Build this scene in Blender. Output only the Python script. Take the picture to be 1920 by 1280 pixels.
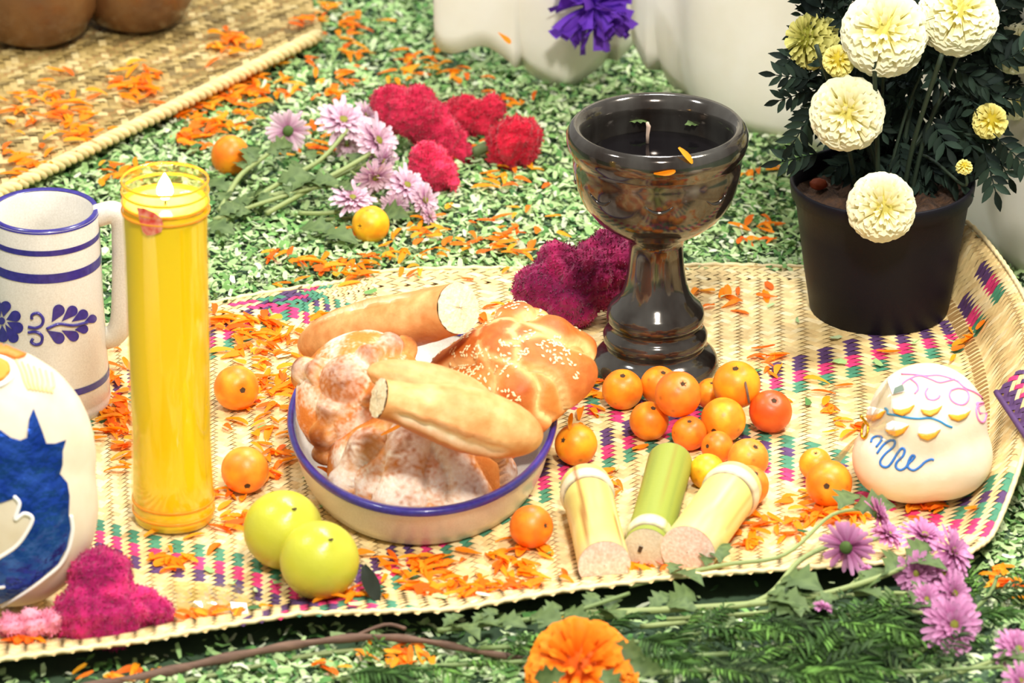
import bpy, bmesh, math, random
import numpy as np
from mathutils import Vector, Matrix
from mathutils.bvhtree import BVHTree
from mathutils.geometry import tessellate_polygon

random.seed(7); RNG = np.random.default_rng(7)
SC = bpy.context.scene
COL = SC.collection
for o in list(bpy.data.objects): bpy.data.objects.remove(o)

# ------------------------------------------------------------------ camera
F = 10824.0; EL = math.radians(24.5); DIST = 4.0
FW = np.array([0, math.cos(EL), -math.sin(EL)]); UP = np.array([0, math.sin(EL), math.cos(EL)]); RT = np.array([1.0, 0, 0])
CAM = -FW * DIST
cd = bpy.data.cameras.new('camera'); cam = bpy.data.objects.new('camera', cd); COL.objects.link(cam)
cam.location = CAM; cam.rotation_euler = (math.pi / 2 - EL, 0, 0)
cd.sensor_width = 36; cd.lens = 36 * F / 1920; cd.clip_start = .05
cd.dof.use_dof = True; cd.dof.focus_distance = 3.90; cd.dof.aperture_fstop = 11.0
SC.camera = cam

# ------------------------------------------------------------------ world, lamps, exposure
w = bpy.data.worlds.new('room_light'); SC.world = w; w.use_nodes = True
bg = w.node_tree.nodes['Background']; bg.inputs[0].default_value = (1.0, .95, .89, 1); bg.inputs[1].default_value = .45
def area(name, loc, tgt, size, power, col):
    l = bpy.data.lights.new(name, 'AREA'); l.shape = 'DISK'; l.size = size; l.energy = power; l.color = col
    o = bpy.data.objects.new(name, l); COL.objects.link(o); o.location = loc
    o.rotation_euler = (Vector(tgt) - Vector(loc)).to_track_quat('-Z', 'Y').to_euler()
area('ceiling_lamp_right', (1.15, -.05, 2.3), (0, 0, 0), .40, 46, (1, .95, .87))
area('ceiling_lamp_back', (.15, 1.3, 2.4), (0, .2, 0), .30, 34, (.92, .96, 1))
area('ceiling_lamp_front', (.25, -1.9, 2.3), (0, -.1, 0), .30, 64, (1, .96, .90))
area('ceiling_lamp_left', (-1.4, -.2, 2.4), (0, -.1, 0), .30, 20, (.92, .96, 1))
vs = SC.view_settings; vs.view_transform = 'Standard'; vs.look = 'None'; vs.gamma = 1; vs.use_curve_mapping = False; vs.exposure = 0.22

# ------------------------------------------------------------------ geometry helpers
def at(x, y, z=0.0):
    d = FW * F + RT * (x - 960) + UP * (640 - y); t = (z - CAM[2]) / d[2]; return CAM + d * t
def at_y(x, y, Y):
    d = FW * F + RT * (x - 960) + UP * (640 - y); t = (Y - CAM[1]) / d[1]; return CAM + d * t
def scale_at(p): return F / float((np.asarray(p) - CAM) @ FW)
def z_of(base, py):                        # height on the vertical axis through base that is seen at row py
    return float(at_y(960, py, base[1])[2])
def profile(base, rows):                   # [(row, half width)] -> [(radius, z)]
    out = []
    for py, hw in rows:
        z = z_of(base, py); s = scale_at((base[0], base[1], z)); out.append((hw / s, z))
    return out
def hashn(ix, iy, iz):
    n = (ix * 374761393 + iy * 668265263 + iz * 1274126177) & 0xffffffff
    n = ((n ^ (n >> 13)) * 1103515245) & 0xffffffff
    return ((n ^ (n >> 16)) & 0xffff) / 65535.0
def noise(P, sc=1.0, seed=0):
    P = np.asarray(P, float) * sc + seed * 17.3 + 1000
    i = np.floor(P).astype(np.int64); f = P - i; f = f * f * (3 - 2 * f); r = 0
    for dx in (0, 1):
        for dy in (0, 1):
            for dz in (0, 1):
                wt = (f[:, 0] if dx else 1 - f[:, 0]) * (f[:, 1] if dy else 1 - f[:, 1]) * (f[:, 2] if dz else 1 - f[:, 2])
                r = r + wt * hashn(i[:, 0] + dx, i[:, 1] + dy, i[:, 2] + dz)
    return r
def fbm(P, sc, seed=0, oc=3):
    return sum(noise(P, sc * 2 ** k, seed + k) * .5 ** k for k in range(oc)) / sum(.5 ** k for k in range(oc))
def smooth(a, b, x):
    t = np.clip((x - a) / (b - a), 0, 1); return t * t * (3 - 2 * t)
def lin(c):
    return tuple(((v / 255) / 12.92 if v / 255 <= .04045 else ((v / 255 + .055) / 1.055) ** 2.4) for v in c)
def nrm(v): v = np.asarray(v, float); return v / (np.linalg.norm(v) + 1e-12)

class MB:
    def __init__(s): s.v = []; s.f = []; s.c = []; s.n = 0
    def add(s, V, Fc, col=None):
        V = np.asarray(V, float); b = s.n; s.v.append(V); s.n += len(V)
        s.f += [tuple(int(i) + b for i in f) for f in Fc]
        if col is not None:
            col = np.asarray(col, float)
            if col.ndim == 1: col = np.tile(col[:3], (len(V), 1))
            s.c.append(col[:, :3])
        else: s.c.append(np.ones((len(V), 3)))
        return s
    def V(s): return np.concatenate(s.v) if s.v else np.zeros((0, 3))
    def tube(s, pts, rad, n=8, col=None, cap=True, squash=1.0):
        pts = [np.asarray(p, float) for p in pts]; m = len(pts)
        rad = rad if hasattr(rad, '__len__') else [rad] * m
        V = []; t0 = nrm(pts[1] - pts[0]); a = nrm(np.cross(t0, [0.13, .2, 1.0]))
        for k in range(m):
            t = nrm(pts[min(k + 1, m - 1)] - pts[max(k - 1, 0)]); a = nrm(a - t * (a @ t)); b = np.cross(t, a)
            for j in range(n):
                th = 2 * math.pi * j / n; V.append(pts[k] + rad[k] * (a * math.cos(th) + b * math.sin(th) * squash))
        Fc = [(k * n + j, k * n + (j + 1) % n, (k + 1) * n + (j + 1) % n, (k + 1) * n + j) for k in range(m - 1) for j in range(n)]
        if cap: Fc += [tuple(range(n))[::-1], tuple((m - 1) * n + j for j in range(n))]
        return s.add(V, Fc, col)
    def lathe(s, prof, c=(0, 0), n=48, col=None, cap0=False, cap1=False, sy=1.0):
        V = []; m = len(prof)
        for r, z in prof:
            for j in range(n):
                th = 2 * math.pi * j / n; V.append((c[0] + r * math.cos(th), c[1] + r * sy * math.sin(th), z))
        Fc = [(k * n + j, k * n + (j + 1) % n, (k + 1) * n + (j + 1) % n, (k + 1) * n + j) for k in range(m - 1) for j in range(n)]
        if cap0: Fc.append(tuple(range(n))[::-1])
        if cap1: Fc.append(tuple((m - 1) * n + j for j in range(n)))
        if col is not None and len(np.shape(col)) == 2: col = np.repeat(np.asarray(col), n, axis=0)
        return s.add(V, Fc, col)
    def grid(s, P, col=None, closed=False):             # P: (a, b, 3)
        P = np.asarray(P); a, b, _ = P.shape
        Fc = [(i * b + j, i * b + (j + 1) % b, (i + 1) * b + (j + 1) % b, (i + 1) * b + j) for i in range(a - 1) for j in range(b if closed else b - 1)]
        return s.add(P.reshape(-1, 3), Fc, None if col is None else (np.asarray(col).reshape(-1, 3) if np.ndim(col) == 3 else col))

def make_mesh(name, mb, m, smooth_sh=True, origin=None):
    V = mb.V()
    if origin is not None: V = V - np.asarray(origin)
    me = bpy.data.meshes.new(name); me.from_pydata(V.tolist(), [], mb.f)
    ca = me.color_attributes.new('Col', 'FLOAT_COLOR', 'POINT')
    c = np.ones((len(V), 4)); c[:, :3] = np.concatenate(mb.c); ca.data.foreach_set('color', c.ravel())
    if smooth_sh: me.polygons.foreach_set('use_smooth', [True] * len(me.polygons))
    me.materials.append(m); me.update(); return me
def ob(name, mb, m, parent=None, smooth_sh=True):
    """mesh built in world coordinates; its origin is the parent's, or its own foot"""
    V = mb.V()
    org = np.array(parent['_o']) if parent is not None else np.array([V[:, 0].mean(), V[:, 1].mean(), V[:, 2].min()])
    o = bpy.data.objects.new(name, make_mesh(name, mb, m, smooth_sh, org)); COL.objects.link(o)
    if parent is not None: o.parent = parent
    else: o.location = org
    o['_o'] = [float(v) for v in org]
    return o
def inst(name, me, M, parent=None):
    o = bpy.data.objects.new(name, me); COL.objects.link(o)
    if parent is not None:
        o.parent = parent; M = Matrix.Translation(-Vector(parent['_o'])) @ M
    o.matrix_basis = M; return o
def tag(o, label, cat, group=None, kind=None):
    o['label'] = label
    if cat: o['category'] = cat
    if group: o['group'] = group
    if kind: o['kind'] = kind
    return o
def thing(name, label, cat, loc, group=None):
    o = bpy.data.objects.new(name, None); COL.objects.link(o); o.location = [float(v) for v in loc]; o.empty_display_size = .02
    o['_o'] = [float(v) for v in loc]; return tag(o, label, cat, group)
def frame(x, n):                                         # matrix columns with x along x and z near n
    x = nrm(x); y = nrm(np.cross(n, x)); z = np.cross(x, y); return np.stack([x, y, z], 1)
def M4(R, t, s=1.0):
    M = Matrix.Identity(4)
    for i in range(3):
        for j in range(3): M[i][j] = float(R[i][j]) * s
        M[i][3] = float(t[i])
    return M
def solidify(o, th):
    md = o.modifiers.new('thickness', 'SOLIDIFY'); md.thickness = th; md.offset = 0

def ico(sub):
    bm = bmesh.new(); bmesh.ops.create_icosphere(bm, subdivisions=sub, radius=1)
    V = np.array([v.co[:] for v in bm.verts]); Fc = [tuple(v.index for v in f.verts) for f in bm.faces]; bm.free(); return V, Fc
ICO = {k: ico(k) for k in (3, 4, 5, 6)}
def vnormals(V, Fc):
    me = bpy.data.meshes.new('t'); me.from_pydata(V.tolist(), [], Fc); me.update()
    N = np.zeros(len(V) * 3); me.vertex_normals.foreach_get('vector', N); bpy.data.meshes.remove(me); return N.reshape(-1, 3)
def union(lobes, voxel=.0025, it=6):                     # lobes [(centre, radii)] -> one continuous surface
    mb = MB(); V0, F0 = ICO[3]
    for c, r in lobes: mb.add(V0 * np.asarray(r) + np.asarray(c), F0)
    me = bpy.data.meshes.new('u'); me.from_pydata(mb.V().tolist(), [], mb.f); o = bpy.data.objects.new('u', me); COL.objects.link(o)
    r = o.modifiers.new('r', 'REMESH'); r.mode = 'VOXEL'; r.voxel_size = voxel
    if it: q = o.modifiers.new('s', 'SMOOTH'); q.factor = .5; q.iterations = it
    dg = bpy.context.evaluated_depsgraph_get(); e = o.evaluated_get(dg); m2 = bpy.data.meshes.new_from_object(e)
    V = np.zeros(len(m2.vertices) * 3); m2.vertices.foreach_get('co', V); Fc = [tuple(p.vertices) for p in m2.polygons]
    bpy.data.objects.remove(o); bpy.data.meshes.remove(me); bpy.data.meshes.remove(m2)
    return V.reshape(-1, 3), Fc

class Drape:                                             # marks laid on a surface, given as the photo shows them
    def __init__(s, V, Fc): s.t = BVHTree.FromPolygons(V.tolist(), Fc); s.d = float(np.linalg.norm(V.mean(0) - CAM)) - .02
    def hit(s, x, y, off=0.0):
        d = nrm(FW * F + RT * (x - 960) + UP * (640 - y)); r = s.t.ray_cast(Vector(CAM), Vector(d))
        if r[0] is None:
            q = CAM + d * s.d; r = s.t.find_nearest(Vector(q))
        n = np.array(r[1]); n = n if n @ d < 0 else -n
        return np.array(r[0]) + n * off, n
    def line(s, mb, pts, rad, col, n=6, squash=1.0, sub=5):
        P = catmull(pts, sub); mb.tube([s.hit(p[0], p[1], rad * .4)[0] for p in P], rad, n, col)
    def patch(s, mb, poly, off, col, step=None, rim=True):
        if step:
            xs = [p[0] for p in poly]; ys = [p[1] for p in poly]
            bm = bmesh.new(); vs = [bm.verts.new((p[0], p[1], 0)) for p in poly]; f = bm.faces.new(vs)
            bmesh.ops.triangulate(bm, faces=[f])
            for _ in range(7):
                e = [e for e in bm.edges if e.calc_length() > step]
                if not e: break
                bmesh.ops.subdivide_edges(bm, edges=e, cuts=1); bmesh.ops.triangulate(bm, faces=bm.faces[:])
            bm.verts.index_update(); P = [(v.co.x, v.co.y) for v in bm.verts]; T = [tuple(v.index for v in f.verts) for f in bm.faces]; bm.free()
        else:
            P = list(poly); T = [tuple(t) for t in tessellate_polygon([[Vector((p[0], p[1], 0)) for p in poly]])]
        V = np.array([s.hit(p[0], p[1], off)[0] for p in P]); mb.add(V, T, col); return V
def catmull(pts, sub=6):
    pts = [np.asarray(p, float) for p in pts]; out = []
    for i in range(len(pts) - 1):
        p0 = pts[max(i - 1, 0)]; p1 = pts[i]; p2 = pts[i + 1]; p3 = pts[min(i + 2, len(pts) - 1)]
        for k in range(sub):
            t = k / sub; out.append(.5 * (2 * p1 + (p2 - p0) * t + (2 * p0 - 5 * p1 + 4 * p2 - p3) * t * t + (3 * p1 - p0 - 3 * p2 + p3) * t ** 3))
    out.append(pts[-1]); return out

# ------------------------------------------------------------------ materials
def mat(name, rgb=None, rough=.5, attr=False, rgb2=None, nsc=60, namt=.5, stretch=(1, 1, 1), bump=0, bsc=300, bdist=.001, spec=.5, coat=0, sss=0, sssr=(1, .6, .3), ssss=.01,
        metal=0, trans=0, ior=1.45, emit=None, es=0, sheen=0, transl=0, alpha=1):
    m = bpy.data.materials.new(name); m.use_nodes = True; nt = m.node_tree; N = nt.nodes; L = nt.links; p = N['Principled BSDF']
    tc = N.new('ShaderNodeTexCoord'); mp = N.new('ShaderNodeMapping'); mp.inputs['Scale'].default_value = stretch; L.new(tc.outputs['Object'], mp.inputs[0])
    src = None
    if attr:
        a = N.new('ShaderNodeVertexColor'); a.layer_name = 'Col'; src = a.outputs[0]
    base = lin(rgb) if rgb else (1, 1, 1)
    if rgb2 is not None:
        nz = N.new('ShaderNodeTexNoise'); nz.inputs['Scale'].default_value = nsc; nz.inputs['Detail'].default_value = 4; L.new(mp.outputs[0], nz.inputs['Vector'])
        rp = N.new('ShaderNodeValToRGB'); rp.color_ramp.elements[0].position = .5 - namt / 2; rp.color_ramp.elements[1].position = .5 + namt / 2
        rp.color_ramp.elements[0].color = (*base, 1); rp.color_ramp.elements[1].color = (*lin(rgb2), 1); L.new(nz.outputs['Fac'], rp.inputs[0])
        if src is not None:
            mx = N.new('ShaderNodeMixRGB'); mx.blend_type = 'MULTIPLY'; mx.inputs[0].default_value = 1; L.new(src, mx.inputs[1]); L.new(rp.outputs[0], mx.inputs[2]); src = mx.outputs[0]
        else: src = rp.outputs[0]
    if src is not None: L.new(src, p.inputs['Base Color'])
    else: p.inputs['Base Color'].default_value = (*base, 1)
    p.inputs['Roughness'].default_value = rough; p.inputs['Specular IOR Level'].default_value = spec; p.inputs['Coat Weight'].default_value = coat
    p.inputs['Metallic'].default_value = metal; p.inputs['IOR'].default_value = ior; p.inputs['Transmission Weight'].default_value = trans; p.inputs['Sheen Weight'].default_value = sheen
    p.inputs['Alpha'].default_value = alpha
    if sss: p.inputs['Subsurface Weight'].default_value = sss; p.inputs['Subsurface Radius'].default_value = sssr; p.inputs['Subsurface Scale'].default_value = ssss
    if emit: p.inputs['Emission Color'].default_value = (*lin(emit), 1); p.inputs['Emission Strength'].default_value = es
    if bump:
        nb = N.new('ShaderNodeTexNoise'); nb.inputs['Scale'].default_value = bsc; nb.inputs['Detail'].default_value = 3; L.new(mp.outputs[0], nb.inputs['Vector'])
        b = N.new('ShaderNodeBump'); b.inputs['Strength'].default_value = bump; b.inputs['Distance'].default_value = bdist; L.new(nb.outputs['Fac'], b.inputs['Height']); L.new(b.outputs[0], p.inputs['Normal'])
    if transl:
        t = N.new('ShaderNodeBsdfTranslucent'); mx = N.new('ShaderNodeMixShader'); mx.inputs[0].default_value = transl
        if src is not None: L.new(src, t.inputs[0])
        else: t.inputs[0].default_value = (*base, 1)
        L.new(p.outputs[0], mx.inputs[1]); L.new(t.outputs[0], mx.inputs[2]); L.new(mx.outputs[0], N['Material Output'].inputs[0])
    return m
def clear_mat(name, rgb, rough=.05, base_alpha=.08, edge=.6):     # thin clear film or glass wall
    m = bpy.data.materials.new(name); m.use_nodes = True; nt = m.node_tree; N = nt.nodes; L = nt.links; N.remove(N['Principled BSDF'])
    t = N.new('ShaderNodeBsdfTransparent'); t.inputs[0].default_value = (*lin(rgb), 1); g = N.new('ShaderNodeBsdfGlossy'); g.inputs['Roughness'].default_value = rough
    lw = N.new('ShaderNodeLayerWeight'); lw.inputs[0].default_value = .25; mr = N.new('ShaderNodeMapRange'); mr.inputs[3].default_value = base_alpha; mr.inputs[4].default_value = edge
    mx = N.new('ShaderNodeMixShader'); L.new(lw.outputs['Facing'], mr.inputs[0]); L.new(mr.outputs[0], mx.inputs[0]); L.new(t.outputs[0], mx.inputs[1]); L.new(g.outputs[0], mx.inputs[2]); L.new(mx.outputs[0], N['Material Output'].inputs[0])
    return m
MT = dict(
    ground=mat('ground_green_shade', (84, 112, 78), .95, rgb2=(54, 74, 56), nsc=40),  # floor colour darkened to stand for shade where shavings are missing
    chip=mat('dyed_wood_chips', attr=True, rough=.9),
    palm=mat('palm_strip', attr=True, rough=.62, rgb=(255, 255, 255), rgb2=(222, 214, 200), nsc=140, namt=.6, spec=.35),
    under=mat('mat_underlay', (150, 116, 66), .9),
    petal=mat('marigold_petal', attr=True, rough=.6, transl=.4, spec=.3),
    cloth=mat('white_cotton', (246, 242, 230), .85, rgb2=(238, 232, 214), nsc=30, bump=.25, bsc=1600, bdist=.0006, sheen=.2),
    stone=mat('speckled_stoneware', (220, 215, 203), .32, rgb2=(202, 195, 181), nsc=900, namt=.5, coat=.25),
    cobalt=mat('cobalt_glaze', (40, 34, 110), .3, rgb2=(58, 48, 140), nsc=300, coat=.3),
    wax=mat('yellow_wax', (255, 222, 16), .5, sss=.2, sssr=(1, .75, .1), ssss=.015),
    pool=mat('melted_wax', (255, 226, 120), .08, sss=.6, sssr=(1, .7, .2), ssss=.03),
    jar=clear_mat('candle_glass', (255, 253, 240), .05, .03, .30),
    amber=mat('amber_glass', (255, 196, 60), .12, transl=.5, spec=.7),
    flame=mat('flame', (255, 240, 200), .5, emit=(255, 226, 160), es=26),
    wick=mat('wick', (70, 60, 50), .9),
    paper_red=mat('torn_label', (205, 60, 45), .6, rgb2=(225, 150, 120), nsc=220, namt=.3),
    glaze=mat('black_glaze', (108, 106, 100), .12, rgb2=(48, 38, 32), nsc=34, namt=.4, stretch=(1, 1, .25), metal=.75, coat=.25, bump=.06, bsc=120),
    pot=mat('black_plastic', (17, 15, 23), .55, spec=.22, bump=.1, bsc=900),
    soil=mat('soil', (48, 36, 30), .95, rgb2=(90, 62, 40), nsc=160, bump=1, bsc=220, bdist=.004),
    dleaf=mat('dark_leaf', attr=True, rough=.7, transl=.12, spec=.15),
    leaf=mat('stem_leaf', attr=True, rough=.6, transl=.2, rgb=(255, 255, 255), rgb2=(205, 215, 190), nsc=120),
    stem=mat('stem_green', attr=True, rough=.6),
    bloom=mat('petal_bloom', attr=True, rough=.6, transl=.25, spec=.25),
    comb=mat('cockscomb', attr=True, rough=.85, spec=.15, sheen=.3),
    bread=mat('bread_crust', attr=True, rough=.5, rgb=(255, 255, 255), rgb2=(236, 214, 190), nsc=120, bump=.35, bsc=260, bdist=.0012, spec=.35),
    sugar=mat('sugared_crust', attr=True, rough=.85, rgb=(255, 255, 255), rgb2=(244, 226, 204), nsc=500, bump=.4, bsc=900, bdist=.0008, spec=.3),
    crumb=mat('bread_crumb', (247, 232, 196), .9, rgb2=(232, 206, 158), nsc=220, bump=.8, bsc=420, bdist=.0015),
    seed=mat('sesame_seed', (246, 224, 170), .5),
    fruit=mat('hawthorn_fruit', attr=True, rough=.40, rgb=(255, 255, 255), rgb2=(240, 214, 190), nsc=180, namt=.7, bump=.12, bsc=700, bdist=.0006, sss=.15, sssr=(1, .4, .1), ssss=.006),
    calyx=mat('fruit_calyx', (74, 52, 30), .9),
    lime=mat('lime_peel', (178, 184, 40), .3, rgb2=(206, 200, 74), nsc=28, namt=.7, bump=.25, bsc=520, bdist=.0007, sss=.1, sssr=(.7, 1, .2), ssss=.006),
    cane=mat('cane_rind', attr=True, rough=.45, bump=.2, bsc=300, stretch=(1, 1, 1)),
    canecut=mat('cane_cut', (246, 190, 164), .8, rgb2=(255, 236, 218), nsc=500, namt=.4, bump=.5, bsc=900),
    sugarpaste=mat('sugar_paste', (226, 208, 176), .6, rgb2=(238, 224, 198), nsc=50, sss=.25, sssr=(1, .9, .7), ssss=.006, bump=.15, bsc=500),
    icing=mat('coloured_icing', attr=True, rough=.5),
    foil=mat('blue_foil', (22, 62, 170), .26, metal=.85, rgb2=(60, 110, 215), nsc=90, bump=.8, bsc=110, bdist=.004),
    film=clear_mat('cellophane', (248, 244, 232), .12, .16),
    gold=mat('gold_tie', (225, 165, 40), .2, metal=1),
    sticker=mat('white_sticker', (238, 238, 234), .5),
    ink=mat('sticker_ink', (112, 128, 112), .6),
    twig=mat('brown_twig', (120, 92, 74), .8, rgb2=(84, 62, 50), nsc=200, stretch=(.15, 1, 1), bump=.4, bsc=300),
    paper=mat('purple_paper', (98, 44, 176), .7, rgb2=(120, 64, 200), nsc=60, transl=.2),
    clay=mat('brown_glazed_clay', (122, 84, 44), .3, rgb2=(88, 56, 34), nsc=30, coat=.4, bump=.3, bsc=60, bdist=.003),
    rope=mat('palm_braid', attr=True, rough=.7),
)
ZM = .012                                                # top of the front mat

# ------------------------------------------------------------------ floor and loose green wood shavings
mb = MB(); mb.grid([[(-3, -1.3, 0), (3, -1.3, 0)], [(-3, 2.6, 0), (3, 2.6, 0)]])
fl = ob('floor', mb, MT['ground']); fl['kind'] = 'structure'; fl['label'] = 'green floor with shade in its colour, under the dyed shavings'

# front mat outline: front and back edges as curves over u in 0..1, from the left edge (out of frame) to the right one
FP = [(-150, 1262), (0, 1238), (270, 1202), (400, 1178), (560, 1152), (850, 1144), (1060, 1108), (1290, 1080), (1560, 1062), (1808, 1048)]
BP = [(-150, 690), (30, 650), (230, 605), (400, 566), (560, 545), (700, 512), (1000, 504), (1290, 502), (1560, 500), (1808, 418)]
UX = np.array([0, .07, .215, .28, .365, .51, .62, .735, .87, 1.0])
FRONT = np.array([at(x, y, .024)[:2] for x, y in FP]); BACK = np.array([at(x, y, .008 if x < 1700 else .057)[:2] for x, y in BP])
MW, MH = .73, .57
def mat_xy(u, v):
    u = np.asarray(u, float); v = np.asarray(v, float)
    f = np.stack([np.interp(u, UX, FRONT[:, k]) for k in (0, 1)], -1); b = np.stack([np.interp(u, UX, BACK[:, k]) for k in (0, 1)], -1)
    P = f * (1 - v)[..., None] + b * v[..., None]
    P[..., 0] += .050 * smooth(.8, 1, u) * np.sin(np.pi * np.clip(v, 0, 1)) ** .8
    return P
def mat_z(u, v):
    z = ZM + .0015 * np.sin(u * 31) * np.sin(v * 17)
    z = z + .045 * smooth(.945, 1.0, u) * smooth(-.05, .45, v) + .012 * smooth(.10, 0, v)
    return z - .004 * smooth(.9, 1.0, v) * (1 - smooth(.8, .95, u))
def mat_p(u, v):
    P = mat_xy(u, v); return np.concatenate([P, mat_z(np.asarray(u, float), np.asarray(v, float))[..., None]], -1)
_U, _V = np.meshgrid(np.linspace(0, 1, 120), np.linspace(0, 1, 80)); _MP = mat_p(_U, _V).reshape(-1, 3)
poly = np.concatenate([mat_p(np.linspace(0, 1, 40), np.zeros(40)), mat_p(np.ones(20), np.linspace(0, 1, 20)), mat_p(np.linspace(1, 0, 40), np.ones(40))])[:, :2]
def in_poly(P, poly):
    x, y = P[:, 0], P[:, 1]; ins = np.zeros(len(P), bool); j = len(poly) - 1
    for i in range(len(poly)):
        xi, yi = poly[i]; xj, yj = poly[j]
        c = ((yi > y) != (yj > y)) & (x < (xj - xi) * (y - yi) / (yj - yi + 1e-15) + xi); ins ^= c; j = i
    return ins
def mat_height(p):
    k = np.argmin(((_MP[:, :2] - np.asarray(p)[:2]) ** 2).sum(1)); return float(_MP[k, 2])

# back mat outline
_b0 = at(0, 358, .02); _b1 = at(598, 62, .02); BU = nrm([*(_b1 - _b0)[:2], 0]); BV = np.array([-BU[1], BU[0], 0]); BO = np.array([*_b0[:2], 0]) - BU * .12
BL, BW, BZ = .12 + float(np.linalg.norm(_b1 - _b0)), .40, .018
bpoly = np.array([BO, BO + BU * BL, BO + BU * BL + np.array([-.02, .2, 0]), BO + BU * (BL + .1) + BV * BW, BO + BV * BW])[:, :2]

greens = [lin(c) for c in ((190, 208, 156), (170, 196, 134), (150, 184, 116), (118, 162, 88), (82, 130, 66), (204, 212, 180), (160, 190, 128), (60, 100, 54))]
def chips(P, z0, zs, size, seed):
    r = np.random.default_rng(seed); n = len(P); L = size * r.uniform(.6, 1.5, n); W = L * r.uniform(.28, .6, n); th = r.uniform(0, 6.283, n); tl = r.normal(0, .38, n); rl = r.normal(0, .35, n)
    ax = np.stack([np.cos(th) * np.cos(tl), np.sin(th) * np.cos(tl), np.sin(tl)], 1); sd = np.stack([-np.sin(th) * np.cos(rl), np.cos(th) * np.cos(rl), np.sin(rl)], 1); nn = np.cross(ax, sd)
    c = np.column_stack([P, z0 + zs * r.random(n)]); bow = (L * r.uniform(-.22, .22, n))[:, None]
    V = np.empty((n, 6, 3))
    for k, (a, b) in enumerate(((-.5, -.35), (-.5, .35), (0, -.5), (0, .5), (.5, -.3), (.5, .3))):
        V[:, k] = c + ax * (L * a)[:, None] + sd * (W * b)[:, None] + nn * bow * (1 - 4 * a * a)
    V[..., 2] = np.maximum(V[..., 2], .0006)
    col = np.array(greens)[r.choice(len(greens), n, p=(.18, .2, .18, .13, .09, .09, .1, .03))] * r.uniform(.85, 1.12, (n, 1))
    base = (np.arange(n) * 6)[:, None]; f = np.concatenate([base + [0, 2, 3, 1], base + [2, 4, 5, 3]])
    return V.reshape(-1, 3), f.tolist(), np.repeat(col, 6, axis=0)
mb = MB()
P = np.column_stack([RNG.uniform(-.5, .5, 150000), RNG.uniform(-.58, .85, 150000)])
lim = .355 + .081 * P[:, 1]
P = P[(np.abs(P[:, 0]) < lim + .05)]
inner = mat_p(np.linspace(.03, .97, 40), np.full(40, .03)); innerb = mat_p(np.linspace(.97, .03, 40), np.full(40, .985))
P = P[~in_poly(P, np.concatenate([inner, innerb])[:, :2]) & ~in_poly(P, bpoly - BV[:2] * -.02)]
keep = RNG.random(len(P)) < np.clip(1.0 - .3 * (P[:, 1] + .4), .6, 1); P = P[keep]
edge = mat_p(np.linspace(0, 1, 120), np.zeros(120))[:, :2]; dn = np.array([np.min(((edge - p) ** 2).sum(1)) for p in P]) ** .5; P = P[(dn > .013) | (RNG.random(len(P)) < .12)]  # strip cleared along the front edge: darkened floor stands for the mat's shadow
_g = at(1000, 1150)[:2]; P = P[~((P[:, 0] > _g[0]) & (P[:, 0] < .30) & (P[:, 1] < -.30)) | (RNG.random(len(P)) < .22)]  # shavings thinned here: darkened floor stands for shade under the foliage
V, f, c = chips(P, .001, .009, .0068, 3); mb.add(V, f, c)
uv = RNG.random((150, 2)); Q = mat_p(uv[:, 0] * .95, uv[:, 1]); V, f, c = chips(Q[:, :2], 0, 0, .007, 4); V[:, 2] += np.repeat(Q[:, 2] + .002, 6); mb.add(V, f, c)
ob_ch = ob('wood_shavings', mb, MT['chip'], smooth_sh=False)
tag(ob_ch, 'pale green dyed wood shavings strewn over the floor around the mats', 'shavings', kind='stuff')

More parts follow.
